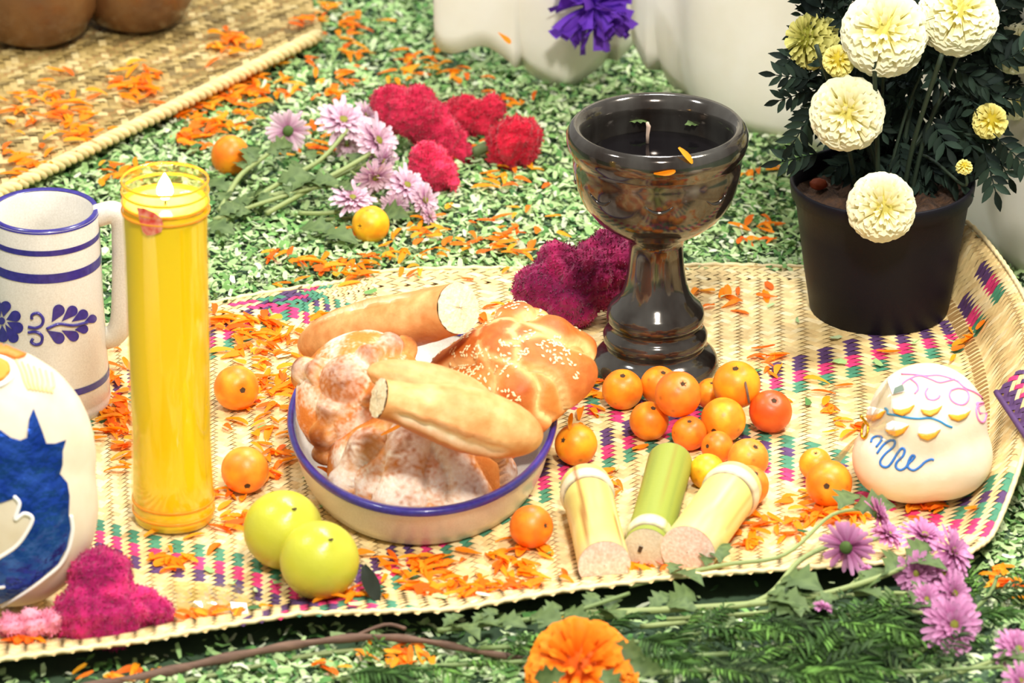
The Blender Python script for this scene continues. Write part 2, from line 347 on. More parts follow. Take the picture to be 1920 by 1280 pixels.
# ------------------------------------------------------------------ woven mats
NAT = [lin(c) for c in ((242, 219, 164), (236, 208, 148), (247, 228, 178), (228, 199, 140), (240, 214, 152))]
PUR, PNK, GRN = lin((92, 64, 112)), lin((222, 62, 122)), lin((78, 146, 116))
def colour_of(dirn, k):                                   # dyed strips come in bands purple, pink, green
    r = random.Random(k * 7 + (3 if dirn == 'A' else 11))
    for (s, e, c) in BANDS[dirn]:
        if s <= k < e: return c
    return NAT[r.randrange(5)]
BANDS = {'A': [], 'B': []}
def weave(mb, w, map3, wid, hei, nat, chev, cut=None, colour=None, bow=.0006, lift=.0004, want=None):
    """2/2 twill of strips at 45 degrees to the edges; map3(x,y) -> surface points; each float is its own small arched piece"""
    s2 = math.sqrt(2); out = []
    imax = int((wid + hei) / s2 / w) + 2; jmin = -int(hei / s2 / w) - 2; jmax = int(wid / s2 / w) + 2
    seen = []
    for i in range(0, imax):
        for j in range(jmin, jmax):
            p = (i + .5) * w; q = (j + .5) * w; x = (p + q) / s2; y = (p - q) / s2
            if not (-.3 * w < x < wid + .3 * w and -.3 * w < y < hei + .3 * w): continue
            ch = chev(x, y); a = ((i + j) % 4) if not ch else ((i - j) % 4)
            top = a < 2
            if top:
                first = a == 0 if not ch else a == 1       # run of two along j
                if first: seen.append(('A', i, j, p, (j + 1) * w))
            else:
                if not ch:
                    if a == 2: seen.append(('B', j, i, (i + 1) * w, q))
                else:
                    if a == 2: seen.append(('B', j, i, (i + 1) * w, q))
    n = len(seen); A = np.array([s[0] == 'A' for s in seen]); pc = np.array([s[3] for s in seen]); qc = np.array([s[4] for s in seen])
    K = np.array([-1.28, -.6, .6, 1.28]); V = np.empty((n, 8, 2)); H = np.empty((n, 8))
    jit = np.random.default_rng(5).normal(0, .03 * w, n)
    for k, t in enumerate(K):
        for sgn in (0, 1):
            along = t * w * .97; acr = (sgn - .5) * w * .96
            P_ = np.where(A, pc + acr + jit, pc + along); Q_ = np.where(A, qc + along, qc + acr + jit)
            V[:, k * 2 + sgn, 0] = (P_ + Q_) / s2; V[:, k * 2 + sgn, 1] = (P_ - Q_) / s2
            H[:, k * 2 + sgn] = lift + bow * (1 - t * t) - .00015 * (sgn == 0)
    x = V[..., 0]; y = V[..., 1]; S = map3(x, y); S[..., 2] += H
    cx = x.mean(1); cy = y.mean(1); ok = (cx > 0) & (cx < wid) & (cy > 0) & (cy < hei)
    if cut is not None: ok &= cut(S.mean(1))
    C = np.array([colour(s[0], s[1], cx_, cy_) for s, cx_, cy_ in zip(seen, cx, cy)])
    C = C * np.random.default_rng(9).uniform(.86, 1.08, (n, 1))
    return S[ok], C[ok], A[ok]
def add_floats(mb, S, C):
    n = len(S); base = (np.arange(n) * 8)[:, None]
    f = np.concatenate([base + [0, 1, 3, 2], base + [2, 3, 5, 4], base + [4, 5, 7, 6]])
    mb.add(S.reshape(-1, 3), f.tolist(), np.repeat(C, 8, axis=0))
SW = .0048; S2 = math.sqrt(2)
def map_front(x, y): return mat_p(x / MW, y / MH)
def uv_of(px, py):                                       # where on the mat a point of the photograph lies
    g = at(px, py, ZM); k = np.argmin(((_MP[:, :2] - g[:2]) ** 2).sum(1)); return _U.ravel()[k] * MW, _V.ravel()[k] * MH
def band(dirn, pts, pattern):
    ks = []
    for p in pts:
        x, y = uv_of(*p); ks.append((x + y) / S2 / SW if dirn == 'A' else (x - y) / S2 / SW)
    k0 = int(round(np.mean(ks))); tot = sum(n for _, n in pattern); k = k0 - tot // 2
    for c, n in pattern: BANDS[dirn].append((k, k + n, c)); k += n
# p = (x + y)/s2 numbers the strips that run down to the right, q = (x - y)/s2 those that run up to the right
band('B', [(900, 1035), (1180, 830), (1480, 645)], [(PUR, 4), (PNK, 3), (GRN, 3)])
band('B', [(215, 770), (430, 600)], [(PUR, 3), (PNK, 3), (GRN, 3)])
band('A', [(300, 1035), (420, 1085)], [(PUR, 3), (PNK, 3), (GRN, 3)])
band('A', [(560, 575), (600, 590)], [(PNK, 3), (GRN, 3), (PUR, 2)])
band('A', [(1500, 855), (1690, 920)], [(PUR, 3), (PNK, 3), (GRN, 3)])
front_mat = thing('woven_mat', 'large woven palm mat with purple, pink and green bands under the offerings', 'mat', at(900, 1140, 0))
S, C, A = weave(None, SW, map_front, MW, MH, None, lambda x, y: y > MH - .030, colour=lambda d, k, x, y: colour_of(d, k))
ctr = S.mean(1)
# seen size of every strip: nearest 300 that the frame shows become parts of their own
q = ctr - CAM; dep = q @ FW; sx = 960 + F * (q @ RT) / dep; sy = 640 - F * (q @ UP) / dep
vis = (sx > 20) & (sx < 1900) & (sy < 1270) & ~((sx < 340) & (sy > 1030)) & ~((sx > 930) & (sy > 1090))
order = np.argsort(np.where(vis, dep, 99))[:300]; mask = np.zeros(len(S), bool); mask[order] = True
mb = MB(); add_floats(mb, S[~mask], C[~mask]); o = ob('weave', mb, MT['palm'], front_mat, False); o['kind'] = 'stuff'
strip_cache = {}
for k in order:
    key = tuple(np.round(C[k] / C[k].max() * 4).astype(int)) + (bool(A[k]),)
    s = S[k]; x = s[6:8].mean(0) - s[0:2].mean(0); y = s[1::2].mean(0) - s[0::2].mean(0); R = frame(x, np.cross(x, y))
    if key not in strip_cache:
        t = MB(); t.add((s - s.mean(0)) @ R, [(0, 1, 3, 2), (2, 3, 5, 4), (4, 5, 7, 6)], C[k]); strip_cache[key] = make_mesh('palm_strip', t, MT['palm'], False)
    inst('palm_strip', strip_cache[key], M4(R, s.mean(0)), front_mat)
mb = MB(); G = np.stack(np.meshgrid(np.linspace(.002, .998, 60), np.linspace(.004, .996, 40)), -1); mb.grid(mat_p(G[..., 0], G[..., 1]) - [0, 0, .0016])
o = ob('backing', mb, MT['under'], front_mat); solidify(o, .0012)
mb = MB()
for fn in (lambda t: mat_p(t, np.zeros_like(t)), lambda t: mat_p(t, np.ones_like(t)), lambda t: mat_p(np.ones_like(t), t)):
    p = fn(np.linspace(0, 1, 160)); p[:, 2] += .0008 + .0006 * np.sin(np.arange(160) * 2.2); mb.tube(p, .0019, 6, NAT[2], squash=.8)
ob('edge_binding', mb, MT['palm'], front_mat)

# back mat
back_mat = thing('woven_mat', 'plain olive straw mat with a braided edge behind the candle', 'mat', BO + BU * .3 + BV * .02)
def map_back(x, y):
    P = BO + x[..., None] * BU + y[..., None] * BV; P[..., 2] = BZ + .0012 * np.sin(y * 160); return P
OL = [lin(c) for c in ((196, 172, 112), (176, 152, 92), (212, 192, 136), (152, 130, 76), (134, 114, 68))]
S, C, A = weave(None, .0058, map_back, BL + .12, BW, None, lambda x, y: True, cut=lambda c: in_poly(c, bpoly), colour=lambda d, k, x, y: OL[random.Random(k * 3 + (d == 'A') * 5).randrange(5)], bow=.0016)
mb = MB(); add_floats(mb, S, C); o = ob('weave', mb, MT['palm'], back_mat, False); o['kind'] = 'stuff'
mb = MB(); bp3 = np.column_stack([bpoly, np.full(len(bpoly), BZ - .002)]); mb.add(bp3, [tuple(range(len(bp3)))]); o = ob('backing', mb, MT['under'], back_mat); solidify(o, .004)
mb = MB(); n = 260; t = np.linspace(-.02, BL, n)
for ph in (0, 2.09, 4.19):
    pts = BO + t[:, None] * BU + np.column_stack([np.cos(t * 300 + ph) * BV[0] * .0036, np.cos(t * 300 + ph) * BV[1] * .0036, BZ + .0005 + .0030 * np.sin(t * 300 + ph)]); mb.tube(pts, .0026 + .0004 * np.sin(t * 610), 6, OL[2] if ph else NAT[1])
ob('braided_edge', mb, MT['rope'], back_mat)

# rolled-in corner with a dyed edge at the right border of the picture
fold = thing('woven_mat', 'rolled corner of a mat with purple and pink edge beside the sugar skull', 'mat', at(1905, 800, .03))
_e0, _e1, _e2 = at(1868, 735, .050), at(1945, 850, .050), at(1965, 690, .062)
def map_fold(x, y):                                       # x along the dyed edge, y back from it
    a = x / .10; b = 1 - y / .055; P = _e0 + a[..., None] * (_e1 - _e0) + b[..., None] * (_e2 - _e0); P[..., 2] += .010 * np.sin(np.clip(b, 0, 1) * 2.6); return P
S, C, A = weave(None, SW, map_fold, .10, .055, None, lambda x, y: False, colour=lambda d, k, x, y: (PUR if y > .044 else PNK if y > .036 and d == 'A' else PUR if y > .03 and d == 'A' else NAT[k % 5]))
mb = MB(); add_floats(mb, S, C); o = ob('weave', mb, MT['palm'], fold, False); o['kind'] = 'stuff'
mb = MB(); G = np.stack(np.meshgrid(np.linspace(0, .10, 20), np.linspace(0, .055, 14)), -1); mb.grid(map_fold(G[..., 0], G[..., 1]) - [0, 0, .0012]); o = ob('backing', mb, MT['under'], fold); solidify(o, .001)
mb = MB(); xs = np.linspace(0, .10, 20); mb.tube(map_fold(xs, np.full(20, .055)), .0022, 6, PUR); ob('edge_binding', mb, MT['palm'], fold)

# ------------------------------------------------------------------ white cloths hanging behind
def cloth(name, label, hem, top, lean, ripple):
    H = catmull(hem, 8); n = len(H); m = 26; G = np.empty((m, n, 3)); H = np.array(H)
    tan = np.gradient(H, axis=0); tan[:, 2] = 0; nv = np.stack([tan[:, 1], -tan[:, 0], 0 * tan[:, 0]], 1); nv /= np.linalg.norm(nv, axis=1)[:, None] + 1e-9
    arc = np.cumsum(np.linalg.norm(np.diff(H[:, :2], axis=0, prepend=H[:1, :2]), axis=1))
    for i in range(m):
        t = i / (m - 1); z = H[:, 2] * (1 - t) + top * t
        off = ripple * (np.sin(arc * 55 + t * 2.5) + .6 * np.sin(arc * 23 + 1 - t * 3)) * (.35 + .65 * t) + lean * t * (-1) - .012 * np.exp(-t * 18) * (H[:, 2] < .02)
        G[i] = H + nv * off[:, None]; G[i, :, 2] = z
    G[0, :, 2] += .001
    mb = MB(); mb.grid(G); o = ob(name, mb, MT['cloth']); solidify(o, .0012); return tag(o, label, 'tablecloth')
Y1 = float(at(1065, 182)[1])
cloth('tablecloth', 'white tablecloth flap with wavy hem hanging behind the red cockscombs', [at_y(x, y, Y1 + d) for x, y, d in ((828, 30, .05), (824, 80, .03), (850, 100, .02), (905, 88, .012), (945, 112, .006), (985, 150, 0), (1040, 176, -.002), (1075, 180, 0), (1120, 150, .01), (1165, 112, .02), (1205, 70, .035), (1225, 20, .06))], .42, -.0, .006)
hem = [at_y(1188, 20, .50), at_y(1192, 70, .475), at_y(1222, 140, .452), at_y(1262, 196, .435)] + [at(x, y, .002) for x, y in ((1300, 228), (1390, 268), (1500, 296), (1620, 345), (1740, 420), (1840, 490), (1930, 545), (2050, 600))]
cloth('tablecloth', 'broad pale tablecloth hanging to the floor behind the chalice and flower pot', hem, .45, .0, .005)
# stray hem lying on the floor right
mb = MB(); P0 = [at(x, y, .004) for x, y in ((1862, 520), (1900, 556), (1960, 610))]; G = []
for t in np.linspace(0, 1, 10): G.append([p + np.array([.02 * t, -.035 * t, .007 * abs(math.sin(t * 8)) + .001]) for p in catmull(P0, 6)])
mb.grid(G); o = ob('cloth_hem', mb, MT['cloth']); solidify(o, .001); tag(o, 'crumpled white cloth hem on the floor behind the curled mat', 'cloth')

# purple paper flower
pf = thing('paper_flower', 'purple crepe paper flower with fringed strips on the white cloth', 'paper flower', at_y(1112, 80, Y1 - .012)); cpf = at_y(1112, 8, Y1 - .02)
def strip_mesh():
    t = MB(); G = []; K = 7
    for i in range(K):
        s = i / (K - 1); wd = .0018 + .0032 * s; G.append([(s * .036, -wd, .004 * math.sin(s * 2.4)), (s * .036, 0, .004 * math.sin(s * 2.4) + .0008), (s * .036, wd, .004 * math.sin(s * 2.4))])
    t.grid(G); return make_mesh('paper_strip', t, MT['paper'])
sm = strip_mesh()
for k in range(84):
    a = random.uniform(0, 6.283); e = random.uniform(-.15, 1.3); d = np.array([math.cos(a) * math.cos(e), -math.sin(e), math.sin(a) * math.cos(e)])
    inst('paper_strip', sm, M4(frame(d, nrm(np.random.default_rng(k).normal(size=3))), cpf, random.uniform(.8, 1.1)), pf)
mb = MB(); mb.add(ICO[3][0] * .008 + cpf, ICO[3][1]); ob('knot', mb, MT['paper'], pf)

# ------------------------------------------------------------------ brown clay pots on the back mat
def clay_pot(px, py, r, h, label, sq=1.0):
    b = at(px, py, BZ + .002); c = b + np.array([0, r * .55, 0]); mb = MB()
    pr = [(.001, 0), (r * .55, 0), (r * .8, h * .08), (r * .97, h * .26), (r, h * .45), (r * .9, h * .7), (r * .68, h * .88), (r * .62, h), (r * .66, h * 1.03), (r * .58, h * 1.02), (r * .5, h * .9), (r * .4, h * .5), (.001, h * .4)]
    t = thing('clay_pot', label, 'pot', c); mb.lathe([(a, b_ + c[2]) for a, b_ in pr], c, 40); ob('body', mb, MT['clay'], t)
    mb = MB(); mb.lathe([(r * .66 + .004 * math.cos(a), c[2] + h * 1.02 + .004 * math.sin(a)) for a in np.linspace(0, 6.283, 9)], c, 40); ob('rim', mb, MT['clay'], t)
    for s in (-1, 1):
        mb = MB(); mb.tube([c + np.array([s * r * x, -.004, h * z]) for x, z in ((.85, .8), (1.08, .78), (1.14, .6), (.98, .42))], .005, 8); ob('handle', mb, MT['clay'], t)
clay_pot(62, 92, .050, .10, 'brown glazed clay pot cut by the top left corner')
clay_pot(255, 64, .046, .09, 'brown glazed clay pot at the top edge, right of its twin')

# ------------------------------------------------------------------ stoneware mug
mb_ = at(95, 757, ZM); mug = thing('beer_mug', 'tall grey stoneware mug with cobalt bands and leaf decoration', 'mug', mb_)
mp_ = profile(mb_, [(757, 108), (752, 112), (739, 113), (735, 111), (731, 112.5), (690, 111), (560, 106), (396, 103)])
mp_[0] = (mp_[0][0], ZM); rt_, zt = mp_[-1]
mb = MB(); mb.lathe([(.001, ZM), *mp_, (rt_ - .001, zt + .0016), (rt_ - .004, zt), (rt_ - .0045, zt - .03), (rt_ - .003, ZM + .012), (.001, ZM + .01)], mb_, 64); body = ob('body', mb, MT['stone'], mug)
dm = Drape(mb.V(), mb.f)
mb = MB(); mb.lathe([(rt_ + .0003, zt - .0012), (rt_ - .0006, zt + .0021), (rt_ - .0034, zt + .001)], mb_, 64); ob('rim_line', mb, MT['cobalt'], mug)
def rad_at(z): return float(np.interp(z, [b for a, b in mp_], [a for a, b in mp_]))
for y0, y1 in ((429, 439), (472, 489), (689, 701)):
    za, zb = z_of(mb_, y1), z_of(mb_, y0); mb = MB(); mb.lathe([(rad_at(z) + .0004, z) for z in np.linspace(za, zb, 4)], mb_, 64); ob('cobalt_band', mb, MT['cobalt'], mug)
def drop(p0, p1, wd):                                     # round end p0, pointed end p1
    p0 = np.array(p0, float); p1 = np.array(p1, float); d = p0 - p1; L = np.linalg.norm(d); d /= L; n = np.array([-d[1], d[0]]); out = [tuple(p1)]
    for a in np.linspace(-1.9, 1.9, 11): out.append(tuple(p0 + d * math.cos(a) * wd + n * math.sin(a) * wd))
    return out
cr = lambda x, y: (x / 3, 427 + y / 3)
for (a, b, c_, d_, wd) in ((330, 462, 290, 530, 11), (405, 465, 345, 525, 10), (465, 485, 400, 527, 9.5), (517, 510, 465, 535, 8), (330, 618, 263, 575, 11), (412, 608, 345, 575, 10), (468, 568, 418, 572, 8.5),
                           (35, 440, 22, 500, 10), (88, 495, 38, 515, 10.5), (102, 560, 42, 528, 10.5), (78, 615, 32, 540, 10), (20, 612, 15, 545, 10), (-35, 600, 0, 545, 10), (-15, 440, 5, 500, 10)):
    mb = MB(); dm.patch(mb, drop(cr(a, b), cr(c_, d_), wd), .0006, None, 6); ob('painted_leaf', mb, MT['cobalt'], mug)
mb = MB(); dm.patch(mb, [(4 + 7 * math.cos(t), 601 + 7 * math.sin(t)) for t in np.linspace(0, 6.28, 12, False)], .0007, None, 6)
for pts in (((160, 556), (200, 562), (235, 545), (242, 510), (215, 480), (182, 488), (180, 512)), ((160, 588), (205, 585), (237, 608), (232, 645), (203, 656), (178, 642), (186, 622)), ((262, 568), (330, 540), (410, 548), (490, 530))):
    dm.line(mb, [cr(*p) for p in pts], .0011, None)
ob('painted_scroll', mb, MT['cobalt'], mug)
mb = MB(); hy = mb_[1] + .004; hp = [np.array(at_y(x, y, hy)) for x, y in ((180, 405), (212, 398), (228, 414), (231, 450), (231, 540), (228, 600), (216, 626), (196, 634))]
mb.tube(catmull(hp, 5), .0078, 14); ob('handle', mb, MT['stone'], mug)

# ------------------------------------------------------------------ tall candle in a glass
cb = at(326, 972, ZM); cz = z_of(cb, 336); candle = thing('glass_candle', 'tall lit yellow candle in a glass jar', 'candle', cb)
cr0 = 79 / scale_at(cb); prof = profile(cb, [(972, 70), (968, 76), (955, 78), (950, 76.5), (945, 78), (935, 78.5), (930, 77), (925, 78.5), (880, 77), (820, 75.5), (760, 77), (680, 78), (560, 79), (450, 80), (405, 82), (392, 83), (386, 80.5), (376, 82), (368, 80.5), (356, 82), (345, 81), (336, 82)])
prof[0] = (prof[0][0], ZM)
mb = MB(); mb.lathe([(.001, ZM), *prof, (prof[-1][0] - .001, cz + .0012), (prof[-1][0] - .0025, cz)] + [(r - .0009, z) for r, z in prof[::-1][1:-2]] + [(.001, ZM + .004)], cb, 64); ob('glass_jar', mb, MT['jar'], candle); djar = Drape(mb.V(), mb.f)
zw = z_of(cb, 372); mb = MB(); pr = [(r - .0012, z) for r, z in prof if z < zw]; pr[0] = (pr[0][0], ZM + .0045)
mb.lathe([(.001, ZM + .0045), *pr, (pr[-1][0] - .0002, zw - .002), (pr[-1][0] - .0012, zw - .004)], cb, 64); ob('wax', mb, MT['wax'], candle)
mb = MB(); mb.lathe([(pr[-1][0] - .0008, zw - .0035), (.008, zw - .0042), (.001, zw - .0042)], cb, 48); ob('melted_pool', mb, MT['pool'], candle)
mb = MB(); mb.tube([(cb[0], cb[1], zw - .004), (cb[0] + .0003, cb[1], zw + .002), (cb[0] + .001, cb[1], zw + .006)], .0008, 6); ob('wick', mb, MT['wick'], candle)
mb = MB(); fz = zw - .001; mb.lathe([(.0002, fz), (.0030, fz + .0015), (.0050, fz + .005), (.0050, fz + .008), (.0034, fz + .0125), (.0014, fz + .016), (.0002, fz + .018)], cb, 16); ob('flame', mb, MT['flame'], candle)
pl = bpy.data.lights.new('flame_light', 'POINT'); pl.energy = .9; pl.color = (1, .78, .42); pl.shadow_soft_size = .005; po = bpy.data.objects.new('flame_light', pl); COL.objects.link(po); po.parent = candle; po.location = (0, 0, fz + .009 - cb[2])
mb = MB(); djar.patch(mb, [(257, 388), (272, 390), (290, 398), (303, 408), (306, 420), (303, 434), (288, 440), (276, 441), (268, 434), (262, 412)], .0004, None, 8); ob('torn_label', mb, MT['paper_red'], candle)
for row in (337, 357, 377, 392, 930, 951):
    z = z_of(cb, row); rr0 = float(np.interp(-z, [-p[1] for p in prof[::-1]], [p[0] for p in prof[::-1]])); mb = MB(); mb.lathe([(rr0 - .0002 + .0006 * math.cos(a), z + .0010 * math.sin(a)) for a in np.linspace(0, 6.283, 9)], cb, 64); ob('glass_ring', mb, MT['amber'], candle)
mb = MB()
for pts in (((392, 470), (388, 540), (384, 640), (386, 700), (382, 800), (388, 910)), ((386, 560), (392, 640), (388, 760))): djar.line(mb, pts, .0004, None)
ob('glass_ridge', mb, MT['jar'], candle)

# ------------------------------------------------------------------ black glazed chalice
hb = at(1228, 690, ZM); ch = thing('glazed_chalice', 'black glazed clay incense goblet with a wide rim and stepped foot', 'chalice', hb)
rows = [(690, 114), (686, 119), (676, 120), (664, 114), (655, 104), (650, 92), (644, 90), (636, 97), (624, 98), (615, 92), (608, 80), (601, 88), (592, 92), (580, 91), (570, 84), (560, 72), (545, 63), (525, 57), (500, 53), (475, 51), (456, 51), (446, 54), (436, 63), (428, 78), (415, 100), (398, 121), (375, 139), (350, 150), (325, 156), (302, 159), (292, 158), (284, 161), (274, 168), (262, 171), (250, 171), (241, 167)]
pr = profile(hb, rows); pr[0] = (pr[0][0], ZM)
s_top = scale_at((hb[0], hb[1], pr[-1][1])); zt = pr[-1][1]
inn = [(158 / s_top, zt + .0035), (148 / s_top, zt + .002), (139 / s_top, zt - .003), (136 / s_top, zt - .010), (139 / s_top, zt - .018)]
mb = MB(); mb.lathe([(.001, ZM), *pr, *inn, (132 / s_top, zt - .035), (110 / s_top, zt - .05), (.001, zt - .056)], hb, 96)
V = mb.V(); ob('body', mb, MT['glaze'], ch); dch = Drape(V, mb.f)
for k in range(8):
    mb = MB()
                                           # pressed scallops below the rim
    a0 = k * math.pi / 4 - math.pi / 2; zz = pr[-8][1]; pts = []
    for t in np.linspace(-.17, .17, 9):
        z = zz - .004 + .005 * (t / .17) ** 2 - .002; r = float(np.interp(z, [p[1] for p in pr[-14:]], [p[0] for p in pr[-14:]])); pts.append((hb[0] + r * math.cos(a0 + t), hb[1] + r * math.sin(a0 + t), z))
    mb.tube(pts, [.0004 + .0011 * math.sin(math.pi * i / 8) for i in range(9)], 8); ob('scallop_ridge', mb, MT['glaze'], ch)
wxz = zt - .022; zt_c = zt
mb = MB(); mb.lathe([(136.5 / s_top, wxz), (.001, wxz)], hb, 64); ob('wax_fill', mb, mat('dark_wax', (14, 12, 14), .06, spec=.6), ch)
wk = at(1214, 268, wxz)
mb = MB(); mb.tube([wk, wk + [0, 0, .006], wk + [.0006, 0, .012], wk + [-.0004, 0, .015]], [.0012, .0012, .0016, .001], 8); ob('wick', mb, mat('pale_wick', (196, 170, 150), .9), ch)

# ------------------------------------------------------------------ oval dish
RZ = ZM + .035
yf = at(792, 958, RZ)[1]; yb = at(792, 604, RZ)[1]; dcx = at(792, 780, RZ)[0]; dcy = (yf + yb) / 2; DB = (yb - yf) / 2; DA = 252 / scale_at((dcx, dcy, RZ)); DC = (dcx, dcy)
dish = thing('oval_dish', 'oval cream stoneware dish with a cobalt rim holding the breads', 'dish', (dcx, dcy, ZM))
sy_ = DB / DA
mb = MB(); mb.lathe([(.001, ZM), (DA * .83, ZM), (DA * .885, ZM + .003), (DA * .925, ZM + .011), (DA * .965, ZM + .024), (DA, RZ - .002), (DA - .001, RZ), (DA - .0035, RZ - .001), (DA - .005, RZ - .008), (DA * .9, ZM + .014), (DA * .84, ZM + .008), (.001, ZM + .007)], DC, 96, sy=sy_); ob('body', mb, MT['stone'], dish)
mb = MB(); mb.lathe([(DA - .0002, RZ - .0042), (DA + .0006, RZ - .001), (DA - .0006, RZ + .0008), (DA - .0036, RZ), (DA - .005, RZ - .004)], DC, 96, sy=sy_); ob('cobalt_rim', mb, MT['cobalt'], dish)

# ------------------------------------------------------------------ breads
CR1, CR2, CR3, PALE = lin((236, 158, 78)), lin((210, 116, 42)), lin((120, 58, 22)), lin((250, 218, 150))
def pan(name, label, centre, normal, R, H, bones, spin, sugar, group=None, knob=True, seed=1, tone=1.0):
    V0, F0 = ICO[6]; V = V0.copy(); z = V[:, 2]
    V[:, 2] = np.where(z > 0, z * H / R, z * .42 * H / R); rho = np.hypot(V[:, 0], V[:, 1]); th = np.arctan2(V[:, 1], V[:, 0])
    V[:, :2] *= (1 + .10 * (fbm(V, 1.7, seed) - .5))[:, None]
    N0 = nrm_rows(np.column_stack([V0[:, 0], V0[:, 1], V0[:, 2] * 1.4]))
    disp = np.zeros(len(V)); bone = np.zeros(len(V)); cre = np.zeros(len(V))
    ang = np.arccos(np.clip(V0[:, 2], -1, 1)) / (math.pi / 2)       # 0 top .. 1 equator
    for (a, l0, l1, wd, hh, kn) in bones:                           # arm from the middle to the rim, knobbed
        d = np.abs((th - math.radians(a) + math.pi) % (2 * math.pi) - math.pi); across = np.minimum(d, 1.6) * np.maximum(np.sin(np.minimum(ang, 1.2) * 1.57), .05) ; front = np.cos(d) > 0
        t = np.clip((ang - l0) / (l1 - l0), 0, 1); kw = wd * (.62 + .42 * np.cos(t * 2 * math.pi * kn) ** 2)
        end = smooth(l0 - .08, l0 + .04, ang) * (1 - smooth(l1 - .03, l1 + .12, ang))
        b = np.sqrt(np.clip(1 - (across / kw) ** 2, 0, 1)) * end * front * (.55 + .5 * np.cos(t * 2 * math.pi * kn) ** 2)
        disp = np.maximum(disp, b * hh); bone = np.maximum(bone, b); cre = np.maximum(cre, np.exp(-((across - kw) / .06) ** 2) * end * front)
    if knob:
        b = np.sqrt(np.clip(1 - (ang / .24) ** 2, 0, 1)); disp = np.maximum(disp, b * .30); bone = np.maximum(bone, b)
    disp -= .075 * cre * (bone < .15)
    V = V + N0 * (disp * .55)[:, None] + N0 * (.016 * (fbm(V0, 5, seed + 3) - .5))[:, None]
    V = V * R
    n1 = fbm(V0, 4, seed + 5); n2 = fbm(V0, 11, seed + 6); up = smooth(-.3, .6, V0[:, 2])
    col = np.outer(np.ones(len(V)), CR1); m = np.clip(.55 * up * n1 * 1.3 + .25, 0, 1)[:, None]; col = col * (1 - m) + np.array(CR2) * m
    m = (np.clip(bone, 0, 1) ** 1.5 * (.55 + .9 * n2 - .2)).clip(0, .92)[:, None]; col = col * (1 - m) + np.array(CR3 if sugar else lin((186, 92, 36))) * m
    m = (cre * (.8 if not sugar else .3))[:, None].clip(0, 1); col = col * (1 - m) + np.array(PALE) * m
    if sugar:
        g = smooth(.46, .74, fbm(V0, 2.4, seed + 9) * .75 + noise(V0, 60, seed + 10) * .26 + .06 * up) * smooth(-.4, .3, V0[:, 2]) * sugar * (1 - (.6 if knob else .1) * np.clip(bone, 0, 1))
        col = col * (1 - g[:, None]) + np.array(lin((255, 248, 238))) * g[:, None]
    col = col * tone
    nn = nrm(normal); R3 = frame(np.cross([0, 1, 0.01], nn) if spin is None else nrm(RT * math.cos(spin) + UP * math.sin(spin) - nn * ((RT * math.cos(spin) + UP * math.sin(spin)) @ nn)), nn)
    W = V @ R3.T + np.asarray(centre); mb = MB(); mb.add(W, F0, col)
    t = thing(name, label, 'bread', (centre[0], centre[1], W[:, 2].min()), group); ob('loaf', mb, MT['sugar' if sugar else 'bread'], t); return t, W, F0, nn, R3
def nrm_rows(A): return A / (np.linalg.norm(A, axis=1)[:, None] + 1e-12)
BONES = [(a, .12, .98, .26, .24, 1.5) for a in (25, 90, 155, 215, 270, 325)]
c1 = at(676, 744, .072)
pan('sugar_bread', 'sugar-dusted knobbed bread leaning at the left of the dish', c1, (-.30, -.62, .70), .0445, .033, [(a, .30, .98, .20, .30, 1.0) for a in (44, 154, 238, 325)], 0, .8, seed=3)
c2 = at(785, 872, .036)
pan('sugar_bread', 'white-sugared bread lying in front in the dish', c2, (.02, -.20, .97), .0590, .046, [(212, .08, .92, .17, .26, 1.0), (258, .03, 1.05, .36, .34, .5), (306, .03, 1.05, .30, .34, .5), (350, .1, 1, .2, .2, 1), (60, .1, 1, .2, .2, 1), (140, .1, 1, .2, .2, 1)], 0, .95, seed=8, knob=False)
c3 = at(962, 716, .062)
_, W, F0, nn, R3 = pan('sesame_bread', 'glossy brown sesame bread with knobbed arms at the right of the dish', c3, (-.30, -.26, .92), .0535, .036, [(75, .12, .9, .26, .26, 1.0), (165, .12, .95, .34, .24, .6), (284, .10, 1.02, .26, .26, 1.0), (338, .10, 1.04, .42, .20, .5), (20, .1, 1, .3, .2, 1)], 0, 0, seed=12, tone=1.0)
Nv = vnormals(W, F0); rr = np.random.default_rng(2); mb = MB(); loc = (W - c3) @ R3
cand = [i for i in rr.permutation(len(W)) if loc[i, 2] > .012 and Nv[i] @ nn > .45 and fbm((W[i:i + 1] - c3), 60, 4)[0] > .5][:420]
for i in cand:
    a = nrm(np.cross(Nv[i], rr.normal(size=3))); b = np.cross(Nv[i], a); p = W[i] + Nv[i] * .0003; L, w_ = .0016, .0009
    mb.add([p - a * L, p + b * w_, p + a * L, p - b * w_, p + Nv[i] * .0007], [(0, 1, 4), (1, 2, 4), (2, 3, 4), (3, 0, 4)])
par = [o for o in bpy.data.objects if o.name.startswith('sesame_bread')][0]; o = ob('sesame_seeds', mb, MT['seed'], par); o['kind'] = 'stuff'

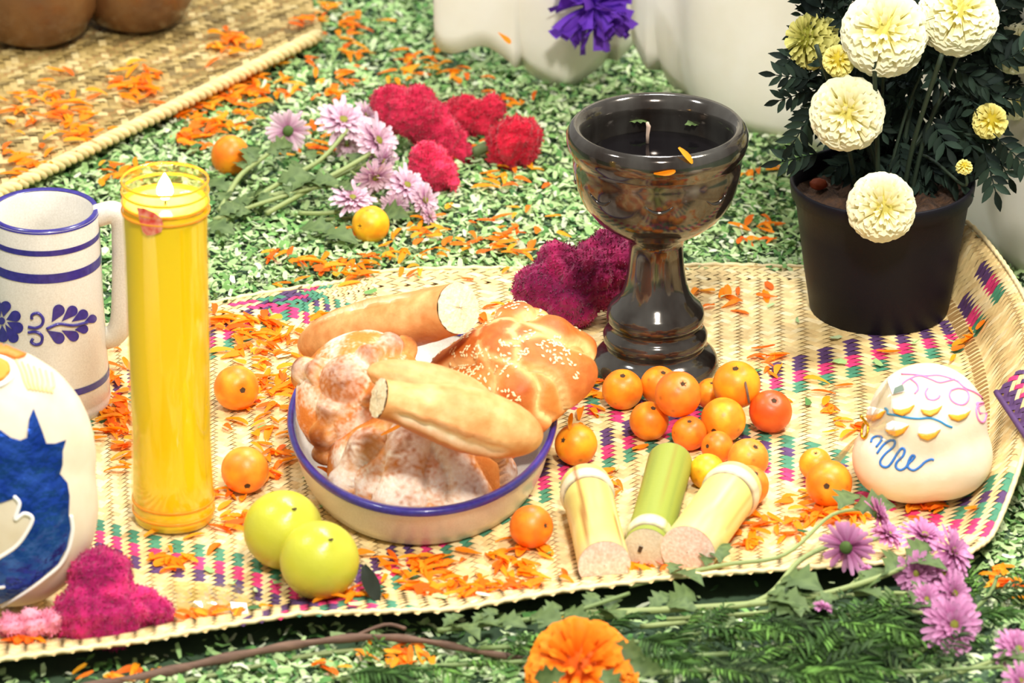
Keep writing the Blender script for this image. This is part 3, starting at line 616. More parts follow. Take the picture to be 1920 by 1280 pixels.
def bolillo(label, P0, P1, r, cut_at, split, seed, upv=(0, 0, 1), taper=.15):
    """crusty roll from P0 to P1; the end named by cut_at (0/1) is sliced flat"""
    P0 = np.array(P0); P1 = np.array(P1); ax = P1 - P0; L = np.linalg.norm(ax); R = frame(ax, upv); n, m = 64, 56; G = np.empty((n, m, 3)); Cc = np.empty((n, m, 3))
    tt = np.linspace(0, 1, n)
    for i, t in enumerate(tt):
        s = t if cut_at == 1 else 1 - t                    # 0 at rounded end, 1 at cut
        rad = r * (min(1, (s / .34)) ** .5 if s < .34 else 1) * (1 - .10 * s ** 3) * (.25 if s < .002 else 1)
        rad = r * math.sqrt(max(1 - (1 - min(s / .45, 1)) ** 2.2, .0004)) * (1 - taper * float(smooth(.45, 1.0, s)))
        for j in range(m):
            th = 2 * math.pi * j / m; y = math.cos(th) * rad; z = math.sin(th) * rad * .84
            G[i, j] = (t * L, y, z)
    Pn = G.reshape(-1, 3) / r; Nn = np.stack([0 * G[..., 0], G[..., 1], G[..., 2]], -1).reshape(-1, 3); Nn = nrm_rows(Nn)
    th = np.arctan2(G[..., 2], G[..., 1]).ravel(); tq = np.repeat(tt, m)
    d = np.zeros(len(Pn)); pale = np.zeros(len(Pn))
    for (a0, a1, t0, t1, wd) in split:                     # torn crust lines
        a = np.radians(a0 + (a1 - a0) * (tq - t0) / (t1 - t0)); dd = np.abs((th - a + math.pi) % (2 * math.pi) - math.pi) + .10 * (fbm(Pn, 5, seed) - .5) * 2
        e = smooth(t0 - .02, t0 + .08, tq) * (1 - smooth(t1 - .08, t1 + .02, tq)); g = np.exp(-(dd / wd) ** 2) * e; d -= .10 * g; d += .07 * np.exp(-((dd - wd * 1.5) / (wd * .6)) ** 2) * e; pale = np.maximum(pale, g)
    d += .06 * (fbm(Pn, 2.2, seed + 1) - .5)
    V = G.reshape(-1, 3) + Nn * (d * r)[:, None]
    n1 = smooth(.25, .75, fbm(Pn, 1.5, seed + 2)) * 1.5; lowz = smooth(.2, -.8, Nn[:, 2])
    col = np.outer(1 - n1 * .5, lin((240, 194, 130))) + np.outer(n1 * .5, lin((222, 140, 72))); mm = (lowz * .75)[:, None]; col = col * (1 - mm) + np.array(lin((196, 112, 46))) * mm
    mm = pale[:, None].clip(0, 1); col = col * (1 - mm) + np.array(lin((255, 240, 206))) * mm
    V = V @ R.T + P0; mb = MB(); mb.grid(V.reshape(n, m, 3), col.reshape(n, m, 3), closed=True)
    e = 0 if cut_at == 1 else (n - 1) * m; mb.f.append(tuple(range(e, e + m)))
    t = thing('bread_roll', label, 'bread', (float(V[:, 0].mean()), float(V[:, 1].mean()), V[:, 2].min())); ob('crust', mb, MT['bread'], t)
    e = (n - 1) * m if cut_at == 1 else 0; ring = V[e:e + m]; cc = ring.mean(0); out = nrm(ax) * (1 if cut_at == 1 else -1)
    G = [[cc + (p - cc) * k + out * (.0008 + .0012 * (1 - k * k) + .0010 * (hashn(i, int(k * 40), seed) - .5)) for i, p in enumerate(ring)] for k in (1.0, .93, .8, .6, .4, .2, .02)]
    mb = MB(); mb.grid(G, closed=True); ob('crumb', mb, MT['crumb'], t); return t, R, V
bolillo('cut bread roll resting on the back rim of the dish', at(566, 648, .058), at(858, 578, .120), .0235, 1, [(120, 110, .2, .8, .10)], 4)
t, R, V = bolillo('cut pale bread roll lying on top across the dish', at(712, 746, .122), at(1016, 822, .082), .0245, 0, [(196, 206, .06, .78, .20)], 9, upv=(.1, .12, 1), taper=.40)
mb = MB(); V0, F0 = ICO[5]; ce = at(806, 722, .112); Re = frame(at(930, 758, .100) - at(690, 700, .122), (.05, -.2, 1)); E = V0 * np.array([.041, .016, .0125]) * (1 + .08 * (fbm(V0, 3, 4) - .5))[:, None]
nn1 = fbm(V0, 3, 5)[:, None]; mb.add(E @ Re.T + ce, F0, np.array(lin((238, 188, 126))) * (1 - nn1 * .7) + np.array(lin((212, 124, 62))) * nn1 * .7); ob('torn_crust_flap', mb, MT['bread'], t)

# ------------------------------------------------------------------ hawthorn fruits (tejocotes) and limes
def fruit(px, py, d, label, col=(250, 146, 34), z=None, cal=(0, 1), stem=None, group='small orange hawthorn fruits', petal_top=False, oval=1.0, gz=ZM, marks=1):
    r = d / 2 / 2900.0
    for _ in range(3): c = at(px, py, (gz + r) if z is None else z); r = d / 2 / scale_at(c)
    V0, F0 = ICO[4]; sd = int(px * 3 + py); cu = nrm(RT * cal[0] * .8 + UP * cal[1] * .8 - FW * .75)            # calyx direction
    k = V0 @ cu; prof_ = 1 - .10 * np.exp(-((1 - k) / .03)) - .06 * np.exp(-((1 + k) / .04)); sh = np.array([1, 1, oval])
    N_ = fbm(V0, 1.5, sd); V = V0 * (prof_ + .05 * (N_ - .5))[:, None] * r * sh + c
    base = np.array(lin(col)); alt = np.array(lin((min(255, col[0] + 8), min(255, int(col[1] * 1.22)), int(col[2] * 1.2)))); g = smooth(.35, .7, fbm(V0, 1.8, sd + 2))[:, None]; C_ = base * (1 - g) + alt * g
    sp = smooth(.90, .95, noise(V0, 8, sd + 5))[:, None] * .6 * marks; C_ = C_ * (1 - sp) + np.array(lin((120, 66, 22))) * sp
    t = thing('hawthorn_fruit', label, 'fruit', (c[0], c[1], V[:, 2].min()), group); mb = MB(); mb.add(V, F0, C_); ob('flesh', mb, MT['fruit'], t)
    mb = MB(); Rc = frame(np.cross(cu, [.3, .2, 1]), cu); q = c + cu * r * sh * .9
    for a in np.linspace(0, 6.283, 5, False):
        d1 = Rc[:, 0] * math.cos(a) + Rc[:, 1] * math.sin(a); s1 = np.cross(cu, d1); mb.add([q + s1 * r * .05, q - s1 * r * .05, q + d1 * r * .17 + cu * r * .05], [(0, 1, 2)])
    mb.add([q + (Rc[:, 0] * math.cos(a) + Rc[:, 1] * math.sin(a)) * r * .13 + cu * r * .02 for a in np.linspace(0, 6.283, 10, False)], [tuple(range(10))]); ob('calyx', mb, MT['calyx'], t)
    if stem:
        p0 = c + nrm(RT * stem[0] + UP * stem[1] - FW * .7) * r * .95; mb = MB(); mb.tube([p0, p0 + (RT * .1 - UP * .5) * r * .6 - FW * r * .25, p0 + (RT * .2 - UP * 1.1) * r * .8 - FW * r * .3], .0009, 6); ob('stalk', mb, MT['twig'], t)
    return t
OR, RO, YE, DO = (250, 138, 30), (238, 92, 28), (252, 180, 36), (246, 124, 32)
FR = [
    (1167, 730, 77, 'round orange hawthorn fruit at the left end of the pile, touching the chalice foot', OR, None, (0, 1)),
    (1236, 722, 72, 'orange hawthorn fruit half hidden behind the shiny speckled one at the chalice foot', OR, None, (.3, 1)),
    (1271, 739, 88, 'big shiny orange hawthorn fruit with a dark calyx resting on its neighbours', (244, 124, 36), .046, (.25, .55)),
    (1217, 789, 74, 'orange hawthorn fruit at the front left of the pile, tucked under the shiny one', OR, None, (.3, 1)),
    (1334, 738, 60, 'mostly hidden orange hawthorn fruit behind the one with a stalk', OR, None, (0, 1)),
    (1381, 721, 90, 'largest orange hawthorn fruit with a dark dangling stalk', (251, 150, 32), .040, (-.1, 1)),
    (1356, 787, 85, 'yellow-orange hawthorn fruit in the middle of the pile below the stalked one', (251, 158, 40), None, (-.6, -.7)),
    (1445, 771, 81, 'red-orange hawthorn fruit at the right end of the pile', RO, None, (.15, .62)),
    (1292, 812, 66, 'small plain orange hawthorn fruit at the front middle of the pile', DO, None, (0, 1)),
    (1345, 838, 61, 'small orange hawthorn fruit with a brown scar below the pile', DO, None, (-.9, .1)),
    (1251, 868, 74, 'red-orange hawthorn fruit peeking out behind the green cane piece', RO, None, (-.2, .6)),
    (1326, 884, 68, 'yellow hawthorn fruit between two cane pieces', YE, None, (0, -.9)),
    (1403, 860, 77, 'smooth orange hawthorn fruit behind the one touching the right cane piece', (250, 150, 50), None, (.5, .9)),
    (1403, 910, 78, 'glossy orange hawthorn fruit beside the top of the right cane piece', (246, 132, 44), None, (.5, .9)),
    (1080, 833, 80, 'orange hawthorn fruit with dark spots and petal on top right of the dish', (250, 150, 34), None, (-.85, .3)),
    (996, 987, 82, 'lone dented orange hawthorn fruit between the dish and the left cane piece', DO, None, (.95, .1)),
    (1554, 906, 88, 'orange hawthorn fruit with brown calyx in front of the sugar skull', OR, None, (-.15, -.1)),
    (1529, 870, 62, 'small orange hawthorn fruit behind another beside the sugar skull', (250, 156, 40), None, (0, 1)),
    (443, 727, 85, 'spotted orange hawthorn fruit right of the candle, the upper of two', (248, 140, 30), None, (.35, -.1)),
    (459, 881, 90, 'smooth orange hawthorn fruit right of the candle, the lower of two', (250, 140, 40), None, (.2, -.95)),
    (1079, 690, 64, 'yellow hawthorn fruit half hidden behind the sesame bread', YE, None, (0, 1)),
]
for x, y, d, lb, col, z, cal in FR: fruit(x, y, d, lb, col, z, cal, stem=(.25, .1) if 'stalk' in lb and 'largest' in lb else None)
fruit(695, 421, 71, 'yellow-orange hawthorn fruit on the green shavings behind the dish', (250, 170, 30), None, (-.7, -.15), gz=.004)
fruit(432, 292, 72, 'dull orange hawthorn fruit among petals behind the candle', (244, 132, 24), None, (.8, -.6), gz=.004, oval=1.1)
def lime(px, py, d, label):
    r = d / 2 / 3150.
    for _ in range(3): c = at(px, py, ZM + r * .97); r = d / 2 / scale_at(c)
    V0, F0 = ICO[5]; a = nrm([.3, -.5, .8]); k = V0 @ a; V = V0 * (1 + .05 * np.exp(-(1 - k) / .02) - .02 * k * k + .015 * (fbm(V0, 2, int(px)) - .5))[:, None] * r + c
    t = thing('lime', label, 'fruit', (c[0], c[1], V[:, 2].min()), 'green limes'); mb = MB(); mb.add(V, F0); ob('peel', mb, MT['lime'], t)
    mb = MB(); q = c + a * r * 1.02; mb.lathe([(.0012, q[2]), (.0018, q[2] + .0006), (.0004, q[2] + .0008)], q, 10); ob('stem_scar', mb, MT['calyx'], t)
lime(531, 993, 150, 'yellow-green lime behind the other lime, left of the dish')
lime(599, 1050, 150, 'yellow-green lime nearest the front edge of the mat')

# ------------------------------------------------------------------ sugar cane pieces
def cane(p_far, p_near, wpx, label, kind, seed):
    r = wpx / 2 / 2900.; A_ = at(*p_far, ZM + r); B_ = at(*p_near, ZM + r); ax = B_ - A_; L = np.linalg.norm(ax); d = ax / L; R = frame(d, (0, 0, 1)); n, m = 46, 40
    node = .10 if kind != 'green' else .88; G = np.empty((n, m, 3)); C_ = np.empty((n, m, 3))
    base = {'pale': (216, 200, 108), 'green': (150, 160, 62), 'wide': (218, 208, 118)}[kind]
    for i, t in enumerate(np.linspace(0, 1, n)):
        rr_ = r * (1 + .09 * math.exp(-((t - node) / .035) ** 2) - .08 * math.exp(-((t - node - .055) / .018) ** 2) - .03 * math.sin(t * 3.14))
        for j in range(m):
            th = 2 * math.pi * j / m; G[i, j] = A_ + d * L * t + R[:, 1] * math.cos(th) * rr_ + R[:, 2] * math.sin(th) * rr_
            C_[i, j] = lin(base)
            if abs(t - node) < .045: C_[i, j] = lin((226, 214, 176))
            if abs(t - node - .058) < .014: C_[i, j] = lin((104, 84, 50))
    Q = np.column_stack([np.tile(np.cos(np.linspace(0, 6.283, m, False)) * 5, n), np.tile(np.sin(np.linspace(0, 6.283, m, False)) * 5, n), np.repeat(np.linspace(0, 1, n), m) * 1.4])
    s = smooth(.45, .8, fbm(Q, 1.0, seed))[:, None] * (.75 if kind == 'green' else .5); C_ = C_.reshape(-1, 3) * (1 - s) + np.array(lin((132, 146, 58) if kind == 'green' else (240, 232, 190))) * s
    s2 = smooth(.74, .80, noise(Q * [1, 1, .35], 2.2, seed + 4))[:, None] * (.85 if kind == 'pale' else .3); C_ = C_ * (1 - s2) + np.array(lin((150, 92, 40))) * s2
    tq = np.repeat(np.linspace(0, 1, n), m); s3 = (smooth(.8, 1, tq) * (0 if kind == 'green' else .5))[:, None]; C_ = C_ * (1 - s3) + np.array(lin((240, 190, 140))) * s3
    t = thing('sugar_cane', label, 'sugar cane', (*((A_ + B_) / 2)[:2], ZM), 'sugar cane pieces'); mb = MB(); mb.grid(G, C_.reshape(n, m, 3), closed=True); ob('stalk', mb, MT['cane'], t)
    for e, s in ((0, -1), (n - 1, 1)):
        ring = G[e]; c = ring.mean(0); mb = MB(); mb.grid([[c + (p - c) * k + d * s * (.0004 + .0012 * (1 - k)) for p in ring] for k in (1, .9, .6, .3, .02)], closed=True)
        ob('cut_face', mb, MT['canecut'] if kind != 'green' else mat('weathered_cut', (206, 190, 160), .85, rgb2=(226, 216, 190), nsc=500, bump=.4, bsc=700), t)
        if s == 1 and kind == 'green':
            mb = MB()
            for dx in (-.28, .18):
                p = c + d * .0016 + RT * dx * r + R[:, 2] * .05 * r; mb.add([p + RT * .05 * r - R[:, 2] * .16 * r, p + RT * .16 * r + R[:, 2] * .12 * r, p - RT * .02 * r + R[:, 2] * .18 * r, p - RT * .09 * r - R[:, 2] * .1 * r], [(0, 1, 2, 3)])
            ob('slit', mb, MT['calyx'], t)
cane((1098, 912), (1133, 1058), 96, 'pale cane piece with brown streaks, leftmost of the three', 'pale', 3)
cane((1256, 868), (1212, 1030), 86, 'green cane piece with two dark slits in its end', 'green', 5)
cane((1378, 912), (1290, 1034), 104, 'thick yellow cane piece, rightmost of the three', 'wide', 8)

# ------------------------------------------------------------------ small sugar skull in cellophane
def P_(px, py, z): return at(px, py, z)
k0 = P_(1735, 815, ZM + .042); s0 = scale_at(k0)
lob = [(k0 + np.array([.002, .012, .003]), (.0395, .046, .038)), (k0 + np.array([-.022, -.004, -.014]), (.026, .032, .026)), (k0 + np.array([.010, .0, -.014]), (.0350, .040, .028)), (k0 + np.array([-.008, -.004, -.016]), (.038, .036, .027))]
V, Fc = union(lob, .0022, 24); V[:, 2] = np.maximum(V[:, 2], ZM + .0008)
sk = thing('sugar_skull', 'small white sugar skull with pink and blue icing in cellophane', 'sugar skull', (k0[0], k0[1], ZM)); mb = MB(); mb.add(V, Fc); ob('skull', mb, MT['sugarpaste'], sk); ds = Drape(V, Fc)
cs = lambda x, y: (1540 + x / 4.571, 660 + y / 4.571)
def icing(name, lines, rad, rgb):
    mb = MB()
    for pts in lines: ds.line(mb, [cs(*p) for p in pts], rad, lin(rgb))
    return ob(name, mb, MT['icing'], sk)
icing('pink_icing', [((665, 330), (700, 270), (770, 225), (850, 205), (940, 235), (1010, 262), (1080, 250), (1140, 235)), ((770, 232), (820, 275), (830, 320), (800, 358)), ((690, 190), (800, 195), (900, 205), (1000, 200), (1100, 225), (1180, 260)),
                     ((912, 310), (893, 350), (915, 400), (960, 412), (1000, 395), (1015, 372)), ((1110, 330), (1170, 312), (1240, 330), (1262, 385), (1235, 440), (1180, 452), (1120, 420), (1097, 370), (1110, 330)),
                     ((1160, 245), (1230, 310), (1310, 345), (1370, 390), (1395, 440)), ((1345, 440), (1390, 440), (1415, 510), (1395, 590), (1365, 600), (1335, 560), (1325, 490), (1345, 440))], .0007, (240, 130, 180))
icing('blue_icing', [((548, 482), (570, 500), (575, 530), (650, 542), (740, 562), (840, 570), (930, 565), (1010, 590), (1070, 625), (1120, 645))], .0008, (48, 140, 190))
icing('blue_icing', [((428, 775), (440, 740), (480, 722), (518, 730), (510, 765), (470, 815)), ((478, 870), (530, 800), (590, 758), (630, 762), (620, 810), (550, 870), (508, 930), (515, 970), (560, 985), (600, 950), (650, 870), (690, 825), (715, 840), (700, 890), (650, 940), (640, 985), (680, 1010), (730, 980), (755, 920), (780, 885), (800, 895), (780, 925), (745, 960), (745, 990), (790, 1012), (840, 985), (890, 940), (940, 918), (965, 925))], .00085, (40, 110, 185))
for (x, y, s_) in ((712, 500, 1), (945, 505, 1), (1175, 545, 1), (470, 545, .95), (660, 670, 1.05), (925, 700, 1.05)):
    mb = MB(); a = cs(x, y)
    for poly_, c_ in (([(-90, -5), (-70, 30), (-10, 50), (50, 20), (90, -40), (40, -10), (-20, 5)], (246, 166, 40)), ([(-90, -5), (-80, -50), (-30, -75), (60, -55), (90, -40), (40, -10), (-20, 5)], (252, 248, 240))):
        V2 = ds.patch(mb, [(a[0] + px * s_ / 4.571, a[1] + py * s_ / 4.571) for px, py in poly_], .0012, lin(c_), 5)
    o = ob('icing_drop', mb, MT['icing'], sk); solidify(o, .0022)
mb = MB(); ds.patch(mb, [cs(*p) for p in ((575, 250), (660, 215), (725, 345), (620, 372))], .0014, None, 5); ob('printed_sticker', mb, MT['sticker'], sk)
mb = MB()
for y in range(5): ds.line(mb, [cs(590 + y * 10, 250 + y * 26), cs(640 + y * 11, 232 + y * 26), cs(670 + y * 10, 236 + y * 24)], .0004, None, sub=3)
ds.patch(mb, [cs(*p) for p in ((640, 320), (705, 290), (722, 340), (625, 370))], .0018, None, 5); ob('sticker_print', mb, MT['ink'], sk)
# cellophane: gathered neck at the left with its crumpled tail, and a gold tie
tie = ds.hit(*cs(375, 610))[0] + np.array([-.004, -.004, 0])
mb = MB(); G = []
for i, t in enumerate(np.linspace(0, 1, 12)):
    c = tie * (1 - t) + (P_(1582, 872, ZM + .006)) * t; w_ = .003 + .020 * t ** .8
    G.append([c + np.array([.5, .6, 0]) * w_ * u + np.array([-.5, -.6, .7]) * (.0045 * math.sin(u * 7 + t * 4) * t) + np.array([0, 0, .010 * t * (1 - abs(u))]) for u in np.linspace(-1, 1, 22)])
G = np.array(G); G[..., 2] = np.maximum(G[..., 2], ZM + .0012); mb.grid(G); ob('cellophane_tail', mb, MT['film'], sk)
mb = MB(); G = []
for i, t in enumerate(np.linspace(0, 1, 10)):
    row = []
    for u in np.linspace(-1, 1, 22):
        tgt, n_ = ds.hit(1640 + 40 * t + 12 * u, 800 + 60 * u * (0.3 + t) - 10 * t, .0022 + .001 * math.sin(u * 12 + t * 5)); row.append(tie * (1 - min(1, t * 3)) + tgt * min(1, t * 3))
    G.append(row)
mb.grid(G); ob('cellophane_gather', mb, MT['film'], sk)
mb = MB(); mb.tube([tie + .0035 * np.array([math.cos(a) * .6, math.sin(a), 1.2 * math.sin(a + .6)]) for a in np.linspace(0, 6.6, 16)] + [tie + np.array([-.003, -.004, .012])], .0010, 6); ob('gold_tie', mb, MT['gold'], sk)

# ------------------------------------------------------------------ big sugar skull, left
b0 = at(8, 1136, ZM); k0 = b0 + np.array([0, 0, .088])
lob = [(k0 + np.array([-.004, .006, .012]), (.0650, .046, .074)), (k0 + np.array([.006, 0, -.016]), (.0560, .044, .070)), (k0 + np.array([-.035, .0, .0]), (.050, .044, .078))]
V, Fc = union(lob, .003, 12); V[:, 2] = np.maximum(V[:, 2], ZM + .0008)
bs = thing('sugar_skull', 'large white sugar skull with a blue foil eye and orange icing', 'sugar skull', b0); mb = MB(); mb.add(V, Fc); ob('skull', mb, MT['sugarpaste'], bs); db = Drape(V, Fc)
c2_ = lambda x, y: (x / 2, 600 + y / 2)
foil_poly = [c2_(*p) for p in ((-30, 430), (0, 410), (40, 440), (75, 450), (100, 440), (108, 370), (124, 330), (140, 372), (158, 420), (172, 462), (205, 462), (245, 448), (232, 490), (232, 540), (222, 575), (250, 610), (258, 660), (255, 730), (262, 780), (248, 850), (215, 910), (150, 965), (95, 1005), (40, 1040), (-30, 1075), (-30, 900), (0, 885), (60, 850), (100, 800), (124, 745), (95, 725), (62, 745), (76, 690), (60, 665), (0, 685), (-30, 690))]
mb = MB(); db.patch(mb, foil_poly, .0010, None, 8); ob('blue_foil_eye', mb, MT['foil'], bs)
mb = MB(); tot = catmull([c2_(*p) for p in ((258, 730), (262, 780), (248, 850), (215, 910), (150, 965), (95, 1005), (40, 1040), (-20, 1075))], 9)
for i, p in enumerate(tot):
    q, n_ = db.hit(p[0] + 3, p[1] + 3, .0008); mb.add(ICO[3][0] * .0013 + q, ICO[3][1], lin((250, 246, 238)))
ob('white_piping', mb, MT['icing'], bs)['kind'] = 'stuff'; mb = MB()
for i, p in enumerate(catmull([c2_(*p) for p in ((0, 890), (60, 850), (100, 800), (124, 745), (95, 725), (62, 745), (76, 690), (60, 665))], 8)):
    q, n_ = db.hit(p[0] - 2, p[1] - 1, .0008); mb.add(ICO[3][0] * .0013 + q, ICO[3][1], lin((250, 246, 238)))
ob('white_piping', mb, MT['icing'], bs)['kind'] = 'stuff'
mb = MB(); db.patch(mb, [c2_(*p) for p in ((-30, 92), (0, 92), (45, 118), (95, 138), (60, 150), (20, 135), (-30, 130))], .0016, lin((250, 130, 40)), 8); db.patch(mb, [c2_(*p) for p in ((-30, 150), (0, 150), (28, 165), (38, 195), (12, 225), (-30, 240))], .0014, lin((248, 150, 40)), 8); o = ob('orange_icing', mb, MT['icing'], bs); solidify(o, .002)
mb = MB(); db.line(mb, [c2_(*p) for p in ((-20, 140), (20, 150), (45, 175), (40, 215), (10, 240), (-20, 250))], .0018, lin((250, 246, 238)))
for k in range(7): db.line(mb, [c2_(60 + k * 22, 150 + k * 8), c2_(80 + k * 20, 190 + k * 9), c2_(95 + k * 16, 235 + k * 4), c2_(110 + k * 14, 262 + k * 2)], .0010, lin((252, 216, 150)))
ob('cream_piping', mb, MT['icing'], bs)

# ------------------------------------------------------------------ cockscombs
def cockscomb(label, centre_px, lobes, z, rgb, rgb2, seed, group='red cockscomb heads', stub=None):
    c = at(*centre_px, z); s = scale_at(c); L = []
    for x, y, r, dz in lobes: p = c + RT * (x - centre_px[0]) / s + UP * (centre_px[1] - y) / s + np.array([0, 1, 0]) * dz; r *= 1.08; L.append((p, (r / s, r / s * .85, r / s)))
    V, Fc = union(L, .0024, 3); V[:, 2] = np.maximum(V[:, 2], .002 + .004 * noise(V, 200)); N_ = vnormals(V, Fc)
    w1 = np.abs(fbm(V, 70, seed, 3) - .5) * 2; w2 = fbm(V, 240, seed + 5, 2); V = V + N_ * (.0075 * (w1 - .25) + .0035 * (w2 - .5))[:, None]
    N_ = vnormals(V, Fc)
    a, b = np.array(lin(rgb)), np.array(lin(rgb2)); g = smooth(.15, .75, .5 * w1 + .6 * fbm(V, 60, seed + 9))[:, None]; C_ = a * (1 - g) + b * g
    t = thing('cockscomb', label, 'flower', (c[0], c[1], V[:, 2].min()), group); mb = MB(); mb.add(V, Fc, C_)
    rr = np.random.default_rng(seed); n = int(len(V) * 1.5); k = rr.integers(0, len(V), n); p = V[k]; nn = nrm_rows(N_[k] + rr.normal(0, .5, (n, 3))); sd = nrm_rows(np.cross(nn, rr.normal(size=(n, 3)))); ln = rr.uniform(.0010, .0030, n)[:, None]; wd = rr.uniform(.0004, .0009, n)[:, None]
    T = np.stack([p - sd * wd - nn * .0005, p + sd * wd - nn * .0005, p + nn * ln], 1); cc = C_[k] * rr.uniform(.8, 1.3, (n, 1)); mb.add(T.reshape(-1, 3), (np.arange(n * 3).reshape(-1, 3)).tolist(), np.repeat(cc, 3, axis=0))
    ob('crest', mb, MT['comb'], t, False)
    if stub is not None:
        q = at(*stub, z * .6); mb = MB(); mb.tube(catmull([c, (c + q) / 2 + [0, 0, .003], q], 5), .004, 8, lin((96, 112, 70))); ob('stem', mb, MT['stem'], t)
cockscomb('magenta cockscomb head on the front edge of the mat by the big skull', (185, 1120), [(190, 1088, 58, .004), (165, 1150, 60, 0), (225, 1150, 52, 0), (140, 1165, 40, .004), (205, 1175, 40, -.004), (292, 1150, 30, .004), (262, 1140, 36, .002)], .034, (150, 18, 84), (214, 44, 112), 3)
cockscomb('faded pink cockscomb end beneath the big sugar skull', (50, 1178), [(20, 1172, 26, 0), (60, 1170, 26, 0), (95, 1165, 24, 0)], .020, (196, 70, 112), (240, 170, 186), 5)
cockscomb('dark magenta cockscomb head behind the chalice stem', (1075, 540), [(1008, 540, 46, 0), (1065, 565, 56, 0), (1110, 520, 62, 0), (1140, 470, 36, .004), (1155, 510, 56, .004), (1050, 505, 44, .004), (1215, 520, 46, .01), (1030, 585, 30, 0)], .040, (110, 14, 62), (168, 28, 84), 11, stub=(1240, 560))
cockscomb('crimson cockscomb head, tallest of those behind, next to the pink chrysanthemums', (770, 232), [(750, 208, 44, 0), (795, 225, 46, 0), (735, 195, 36, 0), (835, 262, 40, 0), (860, 290, 28, 0), (785, 190, 30, 0)], .030, (166, 16, 52), (214, 44, 82), 17)
cockscomb('bright crimson cockscomb lobe lowest in the back bunch', (812, 318), [(800, 302, 34, 0), (822, 322, 36, 0), (840, 336, 20, 0)], .022, (186, 22, 60), (228, 56, 96), 23)
cockscomb('red cockscomb head with two lobes beyond the others', (885, 215), [(872, 215, 38, 0), (922, 204, 26, 0), (900, 232, 26, 0)], .024, (170, 14, 44), (206, 36, 66), 29)
cockscomb('deep red round cockscomb at the right of the back bunch', (965, 267), [(965, 265, 46, 0), (950, 285, 34, 0), (985, 255, 32, 0)], .024, (164, 8, 36), (200, 24, 52), 31, stub=(890, 285))

# ------------------------------------------------------------------ marigold and chrysanthemum heads, leaves
def pompon_mesh(name, seed, inner, outer, N=170, ruff=1.0, depth=1.0, th_max=1.75):
    rr = np.random.default_rng(seed); mb = MB(); ga = math.pi * (3 - math.sqrt(5))
    for k in range(N):
        u = (k + .5) / N; th = th_max * math.sqrt(u) * .98; ph = k * ga + rr.normal(0, .08)
        n = np.array([math.sin(th) * math.cos(ph), math.sin(th) * math.sin(ph), math.cos(th) * depth]); tn = np.array([math.cos(th) * math.cos(ph), math.cos(th) * math.sin(ph), -math.sin(th)]); sd = np.array([-math.sin(ph), math.cos(ph), 0])
        wd = (.07 + .11 * min(1, th)) * rr.uniform(.85, 1.2); ln = rr.uniform(.9, 1.04); curl = .10 + .16 * min(1, th); G = []; C_ = []; a5 = rr.uniform(0, 6)
        for i, s in enumerate((0, .45, .8, 1.0)):
            row = []
            for j, t in enumerate((-1, -.5, 0, .5, 1)):
                wv = ruff * .035 * math.sin(t * 5 + a5) * s
                row.append(n * (.55 + (.45 * ln) * s - .05 * t * t * s) + tn * (curl * s * s + wv) + sd * wd * t * (.35 + .65 * s)); C_.append(np.array(inner) * (1 - s) * .9 + np.array(outer) * (s * .9 + .1) * rr.uniform(.94, 1.04))
            G.append(row)
        mb.grid(G, np.array(C_).reshape(4, 5, 3))
    V0, F0 = ICO[3]; mb.add(V0 * [.58, .58, .58 * depth], F0, inner)
    return make_mesh(name, mb, MT['bloom'])
CREAM = [pompon_mesh('cream_bloom', s, lin((226, 214, 110)), lin((250, 247, 214)), 190) for s in (1, 2)]
PALEY = pompon_mesh('pale_yellow_bloom', 3, lin((214, 190, 50)), lin((250, 240, 150)), 60, 1.4)
BACKB = pompon_mesh('green_yellow_bloom', 4, lin((150, 150, 50)), lin((226, 220, 130)), 120)
ORANGE = pompon_mesh('orange_bloom', 5, lin((226, 96, 10)), lin((252, 150, 30)), 150, 1.3)
GREENC = lin((92, 118, 60))
def mum_mesh(seed, tipc, basec, full=3):
    rr = np.random.default_rng(seed); mb = MB()
    for lay in range(full):
        nP = (26, 20, 13)[lay]; el = (.05, .42, .85)[lay]; ln = (1, .86, .62)[lay]
        for k in range(nP):
            ph = 2 * math.pi * (k + .5 * (lay % 2)) / nP + rr.normal(0, .08); e = el + rr.normal(0, .12); L_ = ln * rr.uniform(.82, 1.1); d = np.array([math.cos(ph) * math.cos(e), math.sin(ph) * math.cos(e), math.sin(e)]); sd = np.array([-math.sin(ph), math.cos(ph), 0]); nn = np.cross(d, sd); G = []; C_ = []; g0 = rr.uniform(0, .35)
            for s in (.12, .4, .75, .95, 1.0):
                wd = {.12: .05, .4: .08, .75: .10, .95: .075, 1.0: .03}[s]; cup = .10 * s * s
                G.append([d * s * L_ + sd * wd * t - nn * (cup - .05 * t * t) for t in (-1, 0, 1)]); f = min(1, max(0, (s - .15) * 1.1 + g0)); C_ += [np.array(basec) * (1 - f) + np.array(tipc) * f] * 3
            mb.grid(G, np.array(C_).reshape(5, 3, 3))
    V0, F0 = ICO[3]; mb.add(V0 * [.2, .2, .13] + [0, 0, .10], F0, lin((150, 150, 60))); mb.add(V0 * [.24, .24, .16] + [0, 0, -.05], F0, GREENC)
    return make_mesh('bloom', mb, MT['bloom'])
MUM_B = [mum_mesh(s, lin((240, 214, 226)), lin((176, 84, 140))) for s in (1, 2)]
MUM_F = [mum_mesh(s, lin((228, 164, 208)), lin((150, 28, 108))) for s in (3, 4)]
